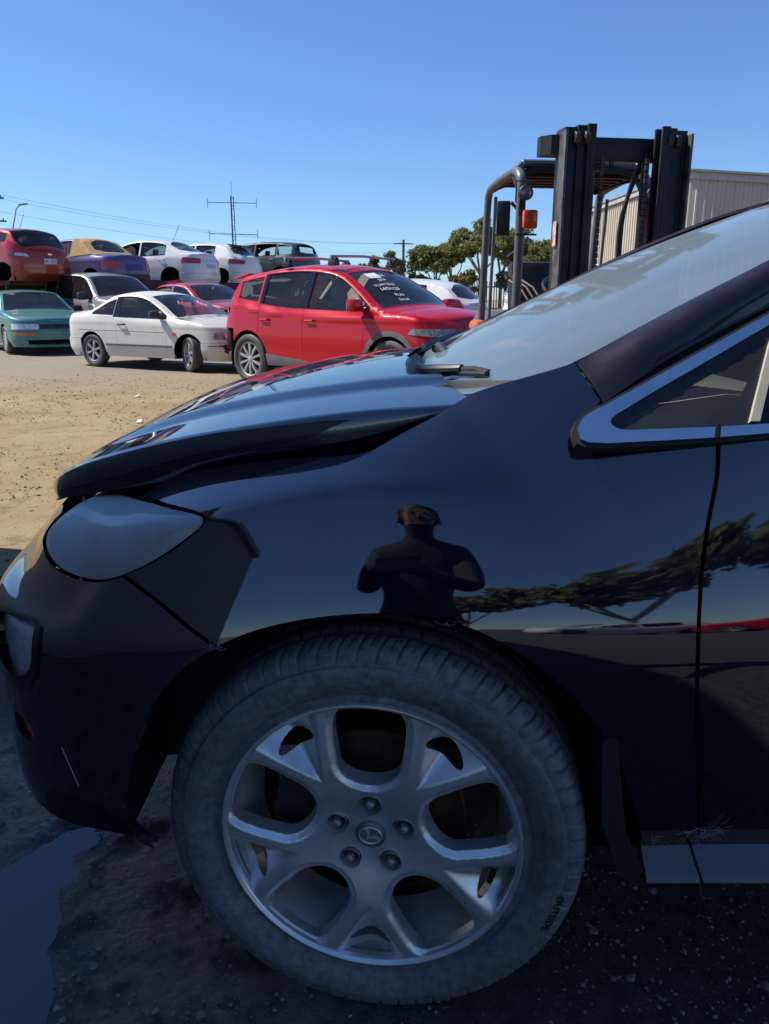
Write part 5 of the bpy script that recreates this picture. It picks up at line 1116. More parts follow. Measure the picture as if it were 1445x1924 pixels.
CRUZE = dict(paint='paint_white', W=1.79, wb=2.69, R=.32, zs=.22, xf=2.32, xr=-2.28, cowl=1.08, wt=.20, rr=-1.0, gb=-1.78, tumble=.42, crown=.05,
  T=[(2.67, .80), (2.3, .88), (1.8, .96), (1.08, 1.03), (.6, 1.27), (.20, 1.42), (-.3, 1.475), (-1.0, 1.42), (-1.4, 1.25), (-1.78, 1.09), (-2.1, 1.06), (-2.63, 1.03)],
  belt=[(1.1, .96), (0, .98), (-1.2, 1.02), (-2.6, 1.0)], doors=[.86, -.25, -1.18], bump_top=(.52, .50), rglass='glass_tint', wheels=(0, 0, 0, 0), wm={1: (.04, .05)}, open_window=(0,),
  patches=[('tail_lamp', [(-1.72, .80), (-2.25, .78), (-2.30, .93), (-1.80, .96)], 'red_lens', .014)], centre=[('tail_bar', [(-2.33, .86), (-2.63, .86), (-2.63, .895), (-2.33, .895)], 'chrome', .012), ('plate_recess', [(-2.45, .66), (-2.63, .66), (-2.63, .78), (-2.45, .78)], 'paint_grey', .008)])
HATCH = dict(paint='paint_white', W=1.75, wb=2.6, R=.31, zs=.22, xf=2.1, xr=-2.08, cowl=1.05, wt=.22, rr=-1.38, gb=-1.86, tumble=.45, crown=.06,
  T=[(2.45, .78), (2.1, .86), (1.6, .95), (1.05, 1.01), (.6, 1.24), (.22, 1.40), (-.3, 1.455), (-.9, 1.43), (-1.38, 1.34), (-1.65, 1.17), (-1.86, 1.02), (-2.1, .97), (-2.43, .95)],
  belt=[(1.1, .95), (-.3, .98), (-1.4, 1.04), (-2.4, .95)], doors=[.82, -.22, -1.05], bump_top=(.52, .52), rglass='glass_tint', wheels=(0, 0, 0, 0),
  patches=[('tail_lamp', [(-1.58, .80), (-2.05, .78), (-2.12, .90), (-1.62, .95)], 'red_lens', .015)])
WAGON = dict(paint='paint_charcoal', W=1.85, wb=2.7, R=.34, zs=.28, xf=2.35, xr=-2.28, cowl=1.12, wt=.32, rr=-1.85, gb=-2.15, tumble=.40, crown=.055,
  T=[(2.7, .85), (2.3, .95), (1.7, 1.05), (1.12, 1.11), (.7, 1.33), (.32, 1.50), (-.3, 1.57), (-1.2, 1.55), (-1.85, 1.46), (-2.0, 1.30), (-2.15, 1.12), (-2.35, 1.04), (-2.63, 1.02)],
  belt=[(1.2, 1.04), (-1, 1.08), (-2, 1.14), (-2.6, 1.02)], doors=[.92, -.2, -1.15], qwin=(-1.86, -1.15, .04, .05, .07, .02), bump_top=(.6, .55), wheels=(0, 0, 0, 0), no_rear_glass=True, open_window=(1,),
  patches=[('tail_lamp', [(-1.92, .90), (-2.25, .86), (-2.3, .98), (-1.98, 1.08)], 'red_lens', .015)])
REDSED = dict(TEAL, paint='paint_maroon2', rglass=None, interior='interior_grey', patches=[], centre=[], wheels=(1, 1, 1, 1), pillars='chrome')
plain('paint_peeled', (0.50, 0.49, 0.46), .5, .2, c2=(0.13, 0.11, 0.09), scale=3.2, lo=.50, hi=.60)
paint('paint_maroon2', (0.33, 0.02, 0.03), metal=.3, rough=.42, dust_amt=.12)
RD = 'cars parked on the yard floor'; RK = 'wheelless cars stored on the raised rack'
def centre_from(front, rear): return ((front[0]+rear[0])/2, (front[1]+rear[1])/2)
hx = np.array((.80, -.60)); 
cx5, S5, U5, T5, B5 = make_car('suv', CX5, (-.38, 11.33), (.76, -.65), 'bright red SUV with grey cladding and roof racks, writing on its windscreen', 'car', RD)
coupe, *_ = make_car('coupe', COUPE, (-3.98, 14.70), (.87, -.49), 'silver white two-door coupe with front wheel turned and peeling hood', 'car', RD)
teal, *_ = make_car('sedan', TEAL, (-8.75, 19.55), (.60, -.80), 'teal green sedan with orange indicators at the left edge', 'car', RD)
greyw, *_ = make_car('suv', GREYW, (-7.15, 20.6), (.72, -.69), 'grey SUV with dark windows behind the teal sedan', 'car', RD, z=.12)
redsed, *_ = make_car('sedan', REDSED, (-4.8, 21.1), (.76, -.65), 'maroon sedan roof and windows behind the silver white coupe', 'car', RD, z=.2)
# ------------------------------------------------------------------ cars on the raised rack and behind
fiesta, Sf, Uf, Tf, Bf = make_car('hatchback', FIESTA, (-10.15, 21.5), (-.86, .51), 'orange red hatchback with white number plate, wheels removed, on the rack at far left', 'car', RK, z=1.45)
golf, Sg, Ug, Tg, Bg = make_car('convertible', GOLFC, (-8.55, 22.85), (-.88, .47), 'violet blue convertible with tan soft top on the rack', 'car', RK, z=1.36)
cruze, *_ = make_car('sedan', CRUZE, (-7.5, 25.7), (-.95, .31), 'white sedan with chrome strip between red tail lamps on the rack', 'car', RK, z=1.46)
hatch, *_ = make_car('hatchback', HATCH, (-6.25, 27.75), (-.93, .37), 'white hatchback with roof spoiler behind the white sedan on the rack', 'car', RK, z=1.52)
wagon, *_ = make_car('wagon', WAGON, (-4.6, 30.5), (-.9, .43), 'charcoal wagon with missing rear window above the red SUV roof', 'car', RK, z=1.62)
def stand(car, L_, W_, ztop, label):
    C = empty('rack_stand', (car.location.x, car.location.y, 0), car.rotation_euler.z); tag(C, label, 'rack', 'steel stands under the stored cars')
    for sy in (-1, 1): MB().box((0, sy*W_/2, ztop-.06), (L_, .08, .12)).build('beam', 'rust', C)
    for sx in (-1, 1):
        MB().box((sx*L_*.42, 0, ztop-.18), (.08, W_+.1, .12)).build('cross_beam', 'rust', C)
        for sy in (-1, 1): MB().box((sx*L_*.42, sy*W_/2, (ztop-.24)/2), (.09, .09, ztop-.24)).build('post', 'rust', C)
for c, zt, nm in ((fiesta, 1.67, 'orange red hatchback'), (golf, 1.58, 'violet blue convertible'), (cruze, 1.68, 'white sedan'), (hatch, 1.74, 'white hatchback'), (wagon, 1.90, 'charcoal wagon')): stand(c, 2.2, 1.15, zt, 'rusty steel stand holding up the '+nm)
# number plate
def plate(car, S_, z_, txt):
    t0 = -1.94+.60-.95; P = S_(np.array([(t0+.001, z_)]))[0]; root = car
    pl = MB().box((P[0]-.022, 0, z_), (.012, .37, .132), bev=.004).build('number_plate', 'plate', car)
    V, F = text_mesh(txt, .105, .001); Q = [(P[0]-.030, -v[0], z_+v[1]) for v in V]; MB().add(Q, F).build('plate_lettering', 'plate_ink', pl, smooth=False)
plate(fiesta, Sf, .675, 'IXL 251')
MB().box((-1.955, 0, .845), (.012, .11, .045), bev=.004).build('badge', 'chrome', fiesta)
# tan soft top: folds over the rear sides of the convertible
o = panel('soft_top_side', np.array([(-.47, .945)]+[(t, Tg(t)+.004) for t in np.linspace(-.47, -1.30, 12)]), Sg, (.06, .06), 'soft_top', golf, flange=.02, out=(0, 1, 0), off=.012); mirror_obj(o, 0.0)
# aerials
for c, p, l in ((cruze, (-.95, .0, 1.50), .45), (fiesta, (-1.0, .1, 1.48), .35)):
    MB().tube([p, (p[0]-.25, p[1], p[2]+l)], .006, 5).build('aerial', 'black_plastic', c)
# spoiler on white hatch and red suv
for c, U_, t0, t1, nm, mt in ((hatch, None, -1.30, -1.62, 'roof_spoiler', 'dark_trim'),):
    MB().box((-1.50, 0, 1.405), (.30, 1.05, .035), ry=R(-8), bev=.012).build(nm, mt, c)
MB().box((-1.83, 0, 1.535), (.34, 1.16, .04), ry=R(-10), bev=.015).build('roof_spoiler', 'paint_red', cx5)
# roof rack of the red SUV: pads, cross bars, rails
for x in (.12, -.78):
    for sy in (1, -1):
        mb = MB(); mb.box((x, sy*.60, 1.70), (.17, .10, .11), bev=.025, taper=(.75, .8)); mb.build('rack_foot', 'black_plastic', cx5)
    MB().tube([(x, -.66, 1.765), (x, 0, 1.785), (x, .66, 1.765)], .018, 8).build('rack_bar', 'alloy_far', cx5)
# window visors of the red SUV (smoky strips above the right windows)
# handwriting on the red SUV's windscreen, as painted by the yard
def writing():
    r_ = random.Random(2); lines = [('5004626', .0, .10), ('2016', .10, .085), ('V.Lien 2333', .20, .085), ('14/01/20', .30, .10), ('RUN', .42, .075), ('Drive', .51, .075)]; 
    cw, wt = CX5['cowl'], CX5['wt']; r_ = random.Random(2)
    for s_, dn, size in lines:
        V_ = []; F_ = []
        V, F = text_mesh(s_, size, 0.0); x = V[:, 0]+r_.uniform(-.02, .05); y = V[:, 1]+.012*np.sin(V[:, 0]*17+dn*9)
        # across: q runs from the right-hand pillar (q=-1) towards the middle; down: along the glass
        tpos = wt+.20+dn*.95-y*.80; w_ = .80; q = (-.42+x/w_)
        P = U5(np.stack((tpos, q), -1)); P += np.array((.004, 0, .006)); F_ += [tuple(i+len(V_) for i in f) for f in F]; V_ += P.tolist()
        MB().add(V_, F_).build('windscreen_writing', 'white_ink', cx5, smooth=False)
    q0 = U5(np.array([(.42, -.62), (.42, -.30), (.54, -.28), (.54, -.58)]))+np.array((.003, 0, .004)); MB().add(q0, [(0, 1, 2, 3)]).build('paper_sheet', 'white_ink', cx5, smooth=False)
writing()
# torn rear corner of the red SUV where the bumper is missing
plain('dark_red_under', (.07, .010, .012), .6, c2=(.03, .012, .012), scale=12)
mb = MB(); r_ = random.Random(9)
mb.box((-2.02, -.55, .62), (.10, .50, .28), rz=R(20), bev=.02); mb.box((-2.08, -.35, .50), (.07, .8, .10), rz=R(6), bev=.02)
for i in range(14):
    p = Vector((-2.0-r_.random()*.12, -.60-r_.random()*.22, .42+r_.random()*.42)); mb.box(p, (.03+.05*r_.random(), .02+.06*r_.random(), .03+.07*r_.random()), rz=r_.random()*3, rx=r_.random()*3)
mb.build('exposed_crash_bar', 'dark_red_under', cx5)
mb = MB(); mb.box((-2.00, 0, .70), (.08, 1.50, .30), bev=.02); mb.build('rear_valance', 'black_plastic', cx5)
# second look-alikes behind: white hatch with red tail lamp, red sedan, white van
hatch2, *_ = make_car('hatchback', dict(HATCH, wheels=(1, 1, 1, 1), rglass='glass_dark', patches=[('tail_lamp', [(-1.60, .80), (-1.95, .80), (-1.80, 1.06), (-1.60, 1.10)], 'red_lens', .02)]), (.25, 17.6), (-.90, .43), 'white hatchback with red tail lamp just behind the red SUV windscreen', 'car', RD, z=.12)
red2, *_ = make_car('sedan', dict(CRUZE, paint='paint_red', wheels=(1, 1, 1, 1), open_window=()), (3.75, 14.6), (-.97, -.22), 'red sedan seen through the forklift frame, beside the white hatchback', 'car', RD)
VAN = dict(paint='paint_white', W=1.9, wb=3.1, R=.33, zs=.3, xf=2.5, xr=-2.5, cowl=1.75, wt=1.15, rr=-2.35, gb=-2.48, tumble=.12, crown=.03, T=[(2.85, .9), (2.3, 1.12), (1.75, 1.25), (1.45, 1.6), (1.15, 1.93), (.5, 2.05), (-1.5, 2.06), (-2.35, 2.0), (-2.42, 1.7), (-2.48, 1.3), (-2.6, 1.15), (-2.85, 1.1)], belt=[(1.8, 1.2), (-2.8, 1.25)], doors=[1.5, .4], bump_top=(.6, .6), mirmat='black_plastic', rseat=False)
van, *_ = make_car('van', VAN, (5.6, 21.2), (1, .05), 'white van behind the forklift', 'van', None)
# loose hood panels leaning among the cars
def loose_hood(loc, rz, tilt, label, w_=1.35, h_=1.15):
    def f(Q): return np.stack((Q[:, 0], .10*np.cos(Q[:, 0]*2.1)+.035*np.sin(Q[:, 0]*9)*Q[:, 1]-.05*Q[:, 1]**2, Q[:, 1]), -1)
    C = panel('loose_hood', smooth_poly(np.array([(-w_/2, 0), (w_/2, 0), (w_/2*.92, h_), (0, h_*1.06), (-w_/2*.92, h_)]), 1), f, .06, 'paint_maroon', None, flange=.02, out=(0, -1, 0)); C.location = loc; C.rotation_euler = (tilt, 0, rz)
    return tag(C, label, 'car part', 'loose maroon hoods')
loose_hood((-6.0, 22.0, 1.26), R(30), R(-40), 'creased maroon car hood lying on the maroon sedan behind the coupe', 1.45, .62)
loose_hood((-4.75, 25.2, 1.50), R(20), R(-40), 'small dark maroon hood piece below the white hatchback tail', .8, .30)
for i, (p, h_, lb) in enumerate((((-4.75, 25.4), 1.5, 'rusty steel trestle under the small dark maroon hood piece'),)):
    C = empty('trestle', (p[0], p[1], 0)); tag(C, lb, 'trestle'); MB().box((0, -.2, h_-.06), (1.3, .5, .10)).build('top_beam', 'rust', C)
    for sx in (-.5, .5): MB().box((sx, -.2, (h_-.11)/2), (.08, .4, h_-.11)).build('leg', 'rust', C)

# ------------------------------------------------------------------ forklift
plain('mast_steel', (.012, .0115, .012), .5, .3, c2=(.030, .026, .022), scale=9, bmp=(60, .15, .004)); plain('mast_worn', (.16, .145, .125), .5, .5, c2=(.07, .055, .04), scale=12); plain('guard_grey', (.10, .11, .125), .42, .2, c2=(.14, .145, .15), scale=7); plain('fork_orange', (.55, .13, .03), .5, c2=(.40, .10, .03), scale=8); plain('vinyl', (.02, .02, .022), .45); plain('lamp_amber', (.80, .10, .012), .2, coat=.8); plain('sticker', (.72, .70, .66), .6, c2=(.5, .06, .04), scale=30); plain('cloth_bag', (.55, .54, .52), .9, c2=(.4, .39, .37), scale=9)
FK = empty('forklift', (1.52, 5.30, 0), R(9)); tag(FK, 'dark forklift with raised black mast and orange indicator lamp behind the purple SUV', 'forklift')
ZT = 2.255
def channel(x, y, wx, wy, th, z0, z1, open_, nm, mat):
    """U section upright: web on the outer side, two flanges"""
    mb = MB(); mb.box((x-open_*(wx/2-th/2), y, (z0+z1)/2), (th, wy, z1-z0), bev=.002)
    for sy in (-1, 1): mb.box((x+open_*th/2, y+sy*(wy/2-th/2), (z0+z1)/2), (wx-th-.001, th, z1-z0), bev=.002)
    return mb.build(nm, mat, FK)
for sx in (-1, 1):
    o_ = -sx
    channel(sx*.365, .06, .085, .15, .022, .12, ZT-.01, o_, 'outer_upright', 'mast_steel')
    channel(sx*.300, .03, .060, .12, .018, .14, ZT, o_, 'middle_upright', 'mast_steel')
    channel(sx*.245, .00, .055, .11, .018, .16, ZT+.005, o_, 'inner_upright', 'mast_steel')
    mb = MB(); mb.box((sx*.415, -.01, 1.18), (.016, .12, 2.08), bev=.002); mb.build('mast_side_plate', 'mast_worn', FK)
    # rollers in the head of the mast
    for x, y in ((sx*.335, -.05), (sx*.275, -.06)): MB().lathe([(0, -.018), (.037, -.018), (.041, -.013), (.041, .013), (.037, .018), (0, .018)], 20, Matrix.Translation((x, y+.03, ZT-.075)) @ Matrix.Rotation(PI/2, 4, 'Y')).build('mast_roller', 'steel_dark', FK, angle=R(30))
    # head ears
    mb = MB(); mb.prism([(sx*.36, .02), (sx*.47, .05), (sx*.52, .11), (sx*.52, .17), (sx*.36, .17)], lambda x, y: (x, y, ZT-.16), lambda x, y: (x, y, ZT-.045)); mb.build('mast_ear', 'mast_steel', FK, angle=R(20))
    mb = MB(); mb.tube([(sx*.185, .08, .2), (sx*.185, .08, ZT-.14)], .026, 12); mb.tube([(sx*.185, .08, .2), (sx*.185, .08, 1.25)], .038, 12); mb.build('lift_cylinder', 'mast_steel', FK)
    mb = MB()
    for i in range(46): mb.box((sx*.150, -.01, .35+i*.038), (.020, .012 if i % 2 else .020, .030))
    mb.build('lift_chain', 'steel_dark', FK, smooth=False)
mb = MB(); mb.box((0, .10, ZT-.115), (.72, .05, .14), bev=.006); mb.box((0, .16, ZT-.10), (.90, .03, .10), bev=.004); mb.build('head_cross_beam', 'mast_steel', FK)
mb = MB(); mb.box((0, .11, 1.15), (.70, .04, .10), bev=.004); mb.box((0, .11, .45), (.70, .04, .12), bev=.004); mb.build('mast_tie_beam', 'mast_steel', FK)
mb = MB(); mb.box((-.12, .11, ZT-.215), (.075, .05, .05), bev=.01); mb.tube([(-.05, .10, ZT-.18), (-.045, .10, ZT-.215), (-.035, .10, ZT-.222), (-.028, .10, ZT-.18)], .006, 6); mb.build('cylinder_bracket', 'mast_steel', FK)
for k, (x0, bulge_) in enumerate(((.150, .05), (.185, .10))):
    mb = MB(); mb.tube(cr([(x0+.02, .10, ZT-.16), (x0-bulge_*.4, .14, ZT-.30), (x0-bulge_, .17, ZT-.55), (x0-bulge_*.9, .17, 1.35), (x0-.02, .15, 1.0), (x0, .13, .6)], 6), .013, 8); mb.build('hydraulic_hose', 'vinyl', FK)
mb = MB(); mb.tube(cr([(-.215, .09, ZT-.20), (-.20, .10, 1.7), (-.215, .10, 1.2), (-.20, .10, .6)], 6), .009, 8); mb.build('hydraulic_hose', 'vinyl', FK)
# fork carriage low down with two forks
mb = MB(); mb.box((0, -.10, .52), (.95, .05, .10), bev=.008); mb.box((0, -.10, .16), (.95, .05, .10), bev=.008)
for x in (-.3, 0, .3): mb.box((x, -.08, .34), (.05, .04, .30))
mb.build('fork_carriage', 'mast_steel', FK)
for x in (-.28, .28):
    mb = MB(); mb.box((x, -.15, .33), (.11, .045, .54), bev=.006); mb.box((x, -.68, .075), (.11, 1.02, .04), bev=.006, taper=(.9, 1)); mb.build('fork', 'mast_steel', FK)
# overhead guard
def guard_side(x):
    mb = MB(); mb.tube(cr([(x, .62, .95), (x, .60, 1.5), (x, .60, 1.96), (x, .64, 2.06), (x, .74, 2.10)], 5), .034, 12); mb.build('guard_front_post', 'guard_grey', FK)
    mb = MB(); mb.tube(cr([(x, .74, 2.10), (x, 1.0, 2.09), (x, 1.32, 2.06), (x, 1.40, 2.02), (x, 1.43, 1.92), (x, 1.47, 1.5), (x, 1.52, .98)], 5), .030, 12); mb.tube([(x+.045, 1.36, 2.0), (x+.045, 1.44, 1.0)], .014, 8); mb.build('guard_rear_post', 'guard_grey', FK)
for x in (-.47, .47): guard_side(x)
mb = MB(); mb.tube(cr([(-.47, .74, 2.105), (-.42, .74, 2.14), (-.36, .74, 2.15), (.36, .74, 2.15), (.42, .74, 2.14), (.47, .74, 2.105)], 4), .03, 10); mb.build('guard_header', 'guard_grey', FK)
def roofp(Q):
    x, y = Q[:, 0], Q[:, 1]; return np.stack((x, y, 2.165-.07*np.abs(x/.46)**5-.02*((y-1.05)/.35)**2), -1)
panel('guard_roof', np.array([(-.46, .70), (.46, .70), (.46, 1.42), (-.46, 1.42)]), roofp, .05, 'mast_steel', FK, flange=.05, out=(0, 0, 1))
for i in range(5): MB().box((0, .80+i*.135, 2.09), (.86, .030, .030), bev=.004).build('guard_bar', 'rust_red', FK) if False else MB().box((0, .80+i*.135, 2.085), (.86, .035, .03), bev=.004).build('guard_bar', 'dark_red_under', FK)
for x in (-.47, .47): MB().prism([(.64, 2.06), (.64, 1.92), (.80, 2.07)], lambda y, z: (x-.012, y, z), lambda y, z: (x+.012, y, z)).build('guard_gusset', 'mast_steel', FK)
# lamps and mirror on the right-hand post
for x in (-.47, .47):
    T4 = Matrix.Translation((x+.01, .545, 1.93)) @ Matrix.Rotation(PI/2, 4, 'X')
    mb = MB(); mb.lathe([(0, -.05), (.035, -.045), (.050, -.01), (.052, .025), (.047, .032)], 20, T4); mb.box((x, .575, 1.85), (.05, .04, .14), bev=.01); hl = mb.build('work_lamp', 'black_plastic', FK); MB().lathe([(.047, .028), (.03, .034), (0, .036)], 20, T4).build('lamp_glass', 'lamp_dark', hl, angle=R(60))
    MB().tube([(x+.06, .50, 2.0), (x-.07, .50, 2.0), (x-.07, .50, 1.86)], .006, 6).build('lamp_guard', 'black_plastic', FK); MB().tube([(x-.05, .53, 1.655), (x+.10, .53, 1.655), (x+.10, .53, 1.66)], .007, 6).build('lamp_bracket', 'black_plastic', FK)
    il = MB(); il.box((x+.045, .52, 1.755), (.105, .055, .125), bev=.016); il.build('indicator_lamp', 'lamp_amber', FK)
MB().box((-.60, .58, 1.765), (.095, .03, .23), bev=.012, rz=R(-12)).build('wing_mirror', 'black_plastic', FK)
mb = MB(); mb.tube(cr([(-.47, .82, 1.90), (-.40, .84, 1.82), (-.39, .86, 1.6), (-.46, .88, 1.52)], 4), .013, 8); mb.build('grab_handle', 'vinyl', FK)
MB().box((-.437, .0, 1.62), (.004, .055, .15)).build('warning_sticker', 'sticker', FK)
# body, counterweight, seat, controls, wheels
mb = MB(); mb.box((0, .95, .62), (.92, 1.00, .58), bev=.05); mb.build('body_shell', 'fork_orange', FK)
mb = MB(); mb.box((0, 1.72, .66), (1.0, .62, .92), bev=.12, taper=(.92, .8)); mb.build('counterweight', 'guard_grey', FK)
mb = MB(); mb.box((-.52, 1.44, .92), (.10, .34, .26), bev=.04, taper=(1, .7)); mb.build('rear_fender', 'fork_orange', FK)
mb = MB(); mb.box((0, 1.30, 1.02), (.50, .48, .16), bev=.05); mb.box((0, 1.52, 1.28), (.48, .13, .48), bev=.05, rx=R(-8)); mb.build('driver_seat', 'vinyl', FK)
mb = MB(); mb.box((0, .62, 1.02), (.78, .12, .36), bev=.03); mb.box((.12, .66, 1.22), (.26, .10, .12), bev=.03); mb.build('dash_panel', 'vinyl', FK)
mb = MB(); mb.tube([(.02+.17*math.cos(a), .92+.13*math.sin(a), 1.30+.09*math.sin(a)) for a in np.linspace(0, 2*PI, 25)], .014, 8, False); mb.tube([(.02, .74, 1.10), (.02, .92, 1.30)], .025, 8); mb.build('steering_wheel', 'vinyl', FK)
for i in range(3): mb = MB(); mb.tube([(-.24-i*.05, .62, 1.16), (-.30-i*.05, .74, 1.30), (-.36-i*.05, .86, 1.36)], .010, 6); mb.tube([(-.36-i*.05, .86, 1.36), (-.37-i*.05, .88, 1.39)], .018, 8); mb.build('control_lever', 'steel_dark', FK)
for i in range(3): MB().tube([(.22+i*.055, .62, 1.28), (.22+i*.055, .62, 1.36)], .022, 8).build('valve_knob', 'vinyl', FK)
mb = MB(); mb.box((-.34, .95, 1.05), (.16, .22, .26), bev=.06, rz=R(20), taper=(.5, .6)); mb.build('plastic_bag', 'cloth_bag', FK)
for x, y, r_ in ((-.46, .32, .30), (.46, .32, .30), (-.42, 1.62, .24), (.42, 1.62, .24)): build_wheel(FK, (x, y, r_), 0 if x < 0 else 0, r_, 'five', r_*.55, .18).rotation_euler = (0, 0, -PI/2 if x < 0 else PI/2)

# ------------------------------------------------------------------ setting behind
def skillion():
    C = empty('warehouse', (9.35, 25.3, 0)); f = lambda s_: 4.92-1.30*s_
    A_, B_, C_, D_ = (0, 0), (12.5, -3.58), (12.0, 8.4), (-.55, 12)
    ribbed('front_wall', A_, B_, f, C, 'cladding_beige', .25, .04); ribbed('side_wall', D_, A_, lambda s_: 4.92, C, 'cladding_beige', .25, .04); ribbed('end_wall', B_, C_, lambda s_: 3.62, C, 'cladding_beige'); ribbed('rear_wall', C_, D_, lambda s_: f(1-s_), C, 'cladding_beige')
    q = [(-.15, -.2, 5.0), (12.7, -3.85, 3.68), (12.2, 8.6, 3.68), (-.75, 12.2, 5.0)]; V = q+[(x, y, z_-.06) for x, y, z_ in q]
    mesh_obj('roof', V, [(0, 1, 2, 3), (7, 6, 5, 4), (0, 4, 5, 1), (1, 5, 6, 2), (2, 6, 7, 3), (3, 7, 4, 0)], 'roof_grey', C, smooth=False)
    MB().add([(-.1, -.10, 4.74), (12.5, -3.70, 3.44), (12.5, -3.70, 3.62), (-.1, -.10, 4.93), (-.1, -.06, 4.74), (12.5, -3.66, 3.44), (12.5, -3.66, 3.62), (-.1, -.06, 4.93)], [(0, 1, 2, 3), (4, 7, 6, 5), (0, 4, 5, 1), (3, 2, 6, 7)]).build('fascia', 'flashing', C, smooth=False)
    MB().add([(-.12, -.05, 4.76), (-.68, 12, 4.76), (-.68, 12, 4.93), (-.12, -.05, 4.93), (-.08, -.05, 4.76), (-.64, 12, 4.76), (-.64, 12, 4.93), (-.08, -.05, 4.93)], [(0, 1, 2, 3), (4, 7, 6, 5), (0, 4, 5, 1), (3, 2, 6, 7)]).build('gutter', 'flashing', C, smooth=False)
    MB().box((4.2, .2, 4.62), (3.0, .6, .10), ry=R(5.7), rz=R(-16)).build('solar_panel', 'black_gloss', C)
    tag(C, 'beige corrugated metal warehouse on the right behind the forklift', 'warehouse')
skillion()
shed('shed', (11.6, 44), (1, .05), 9, 8, 2.9, 4.3, 'low shed with grey gable roof far behind the forklift', 'cladding_grey', .55)
# unseen shed added left of the camera, sized to shade the SUV's front
def shade_shed():
    C = empty('shade_shed', (-2.8, 3.9, 0)); H_ = 4.35
    for nm, c_, d_ in (('yard_wall', (-.05, -5.5, H_/2), (.10, 11, H_)), ('end_wall', (-3.05, -.05, H_/2), (5.9, .10, H_)), ('back_wall', (-5.95, -5.55, H_/2), (.10, 10.9, H_)), ('street_wall', (-3.0, -10.95, H_/2), (5.8, .10, H_))): MB().box(c_, d_).build(nm, 'cladding_grey', C, smooth=False)
    MB().box((-3, -5.5, H_+.08), (6.2, 11.2, .12)).build('roof', 'roof_grey', C, smooth=False)
    tag(C, 'unseen grey shed added to shade the ground left of the purple SUV', 'shade_shed')
shade_shed()
def fence():
    C = empty('fence', (0, 52, 0)); mb = MB()
    for i in range(620): mb.box((-50+i*.16, 0, 1.15), (.06, .03, 2.3))
    o = mb.build('pickets', 'steel_dark', C, smooth=False); tag(o, kind='stuff')
    for z_ in (.4, 1.95): MB().box((0, .04, z_), (100, .05, .08)).build('rail', 'steel_dark', C)
    tag(C, 'dark steel picket fence along the back of the yard', 'fence')
fence()
G = 'gum trees beyond the yard'
tree(6.4, 103, 8.8, 4.3, 'broad gum tree with pale trunk left of the tall gum', 'gum_leaf', 11, 38, 150, .28)
tree(12.0, 101, 11.8, 4.2, 'tallest gum tree just left of the forklift', 'gum_leaf', 12, 42, 160, .35)
tree(15.6, 108, 11.4, 4.2, 'dense gum tree behind the forklift posts', 'gum_leaf', 13, 36, 150, .35)
tree(20.6, 104, 9.1, 3.8, 'rounded gum tree between forklift post and mast', 'gum_leaf', 14, 36, 150, .3)
tree(24.5, 110, 9.8, 3.8, 'gum tree half hidden by the forklift mast', 'gum_leaf', 19, 30, 140, .3)
tree(1.9, 104, 7.4, 2.6, 'thin sparse gum tree beside the dark power pole', 'gum_leaf_grey', 15, 18, 70, .35)
tree(-1.6, 107, 6.9, 2.3, 'small grey green gum tree above the red SUV roof bar', 'gum_leaf_grey', 16, 20, 90, .3)
tree(9.6, 98, 4.6, 2.6, 'low yellowish bushy tree in front of the tallest gum', 'dry_leaf', 17, 22, 120, .2)
tree(4.2, 97, 4.2, 2.2, 'dark low tree under the broad gum tree', 'dark_leaf', 18, 22, 120, .15)
tree(15.0, 97, 4.4, 2.4, 'dark low tree behind the forklift seat', 'dark_leaf', 21, 22, 120, .15)
tree(-4.2, 109, 6.2, 2.4, 'low grey green gum tree behind the red SUV roof bar, leftmost of the gums', 'gum_leaf_grey', 41, 20, 90, .25)
tree(9.0, 109, 9.2, 3.8, 'gum tree behind the broad gum and the tallest gum', 'gum_leaf', 42, 34, 140, .3)
tree(18.2, 112, 9.4, 3.6, 'gum tree in the gap right of the forklift lamp post', 'gum_leaf', 43, 30, 130, .3)
# poles, lamp, wires, aerial mast
plain('timber', (.14, .11, .085), .9, c2=(.09, .07, .055), scale=5); plain('galv', (.20, .21, .22), .5, .6); plain('wire', (.03, .03, .03), .6)
P1 = np.array((-29.9, 62.0)); P2 = np.array((2.4, 103.0))
C = empty('power_pole', (P1[0], P1[1], 0)); tag(C, 'timber power pole with two cross arms at the left edge', 'pole')
MB().tube([(.35, 0, 0), (-.05, 0, 9.0)], [.20, .15], 10).build('pole', 'timber', C)
for z_ in (8.55, 6.9): MB().box((.1, 0, z_), (2.2, .10, .12), rz=R(25)).build('cross_arm', 'timber', C); MB().box((.9, .37, z_+.14), (.06, .06, .16)).build('insulator', 'black_plastic', C)
C = empty('power_pole', (P2[0], P2[1], 0)); tag(C, 'distant dark power pole between the gum trees', 'pole')
MB().tube([(0, 0, 0), (0, 0, 8.4)], [.20, .15], 8).build('pole', 'timber', C); MB().box((0, 0, 7.9), (2.6, .1, .12), rz=R(10)).build('cross_arm', 'timber', C)
for i, (z1, z2, o1, lb) in enumerate(((8.75, 8.0, 1.0, 'upper overhead wire from the timber pole'), (8.6, 8.0, .2, 'middle overhead wire from the timber pole'), (7.6, 7.0, .6, 'lower overhead wire from the timber pole'))):
    a = np.array((P1[0]+o1, P1[1]+.3*o1, z1)); b_ = np.array((P2[0]+o1*.8, P2[1], z2)); pts = [a+(b_-a)*k/24-np.array((0, 0, 1.1*4*(k/24)*(1-k/24))) for k in range(25)]
    tag(MB().tube(pts, .008, 4, False).build('overhead_wire', 'wire', None), lb, 'wire', 'overhead wires')
C = empty('street_lamp', (-28.2, 62, 0)); tag(C, 'slim street lamp beside the timber power pole', 'street lamp')
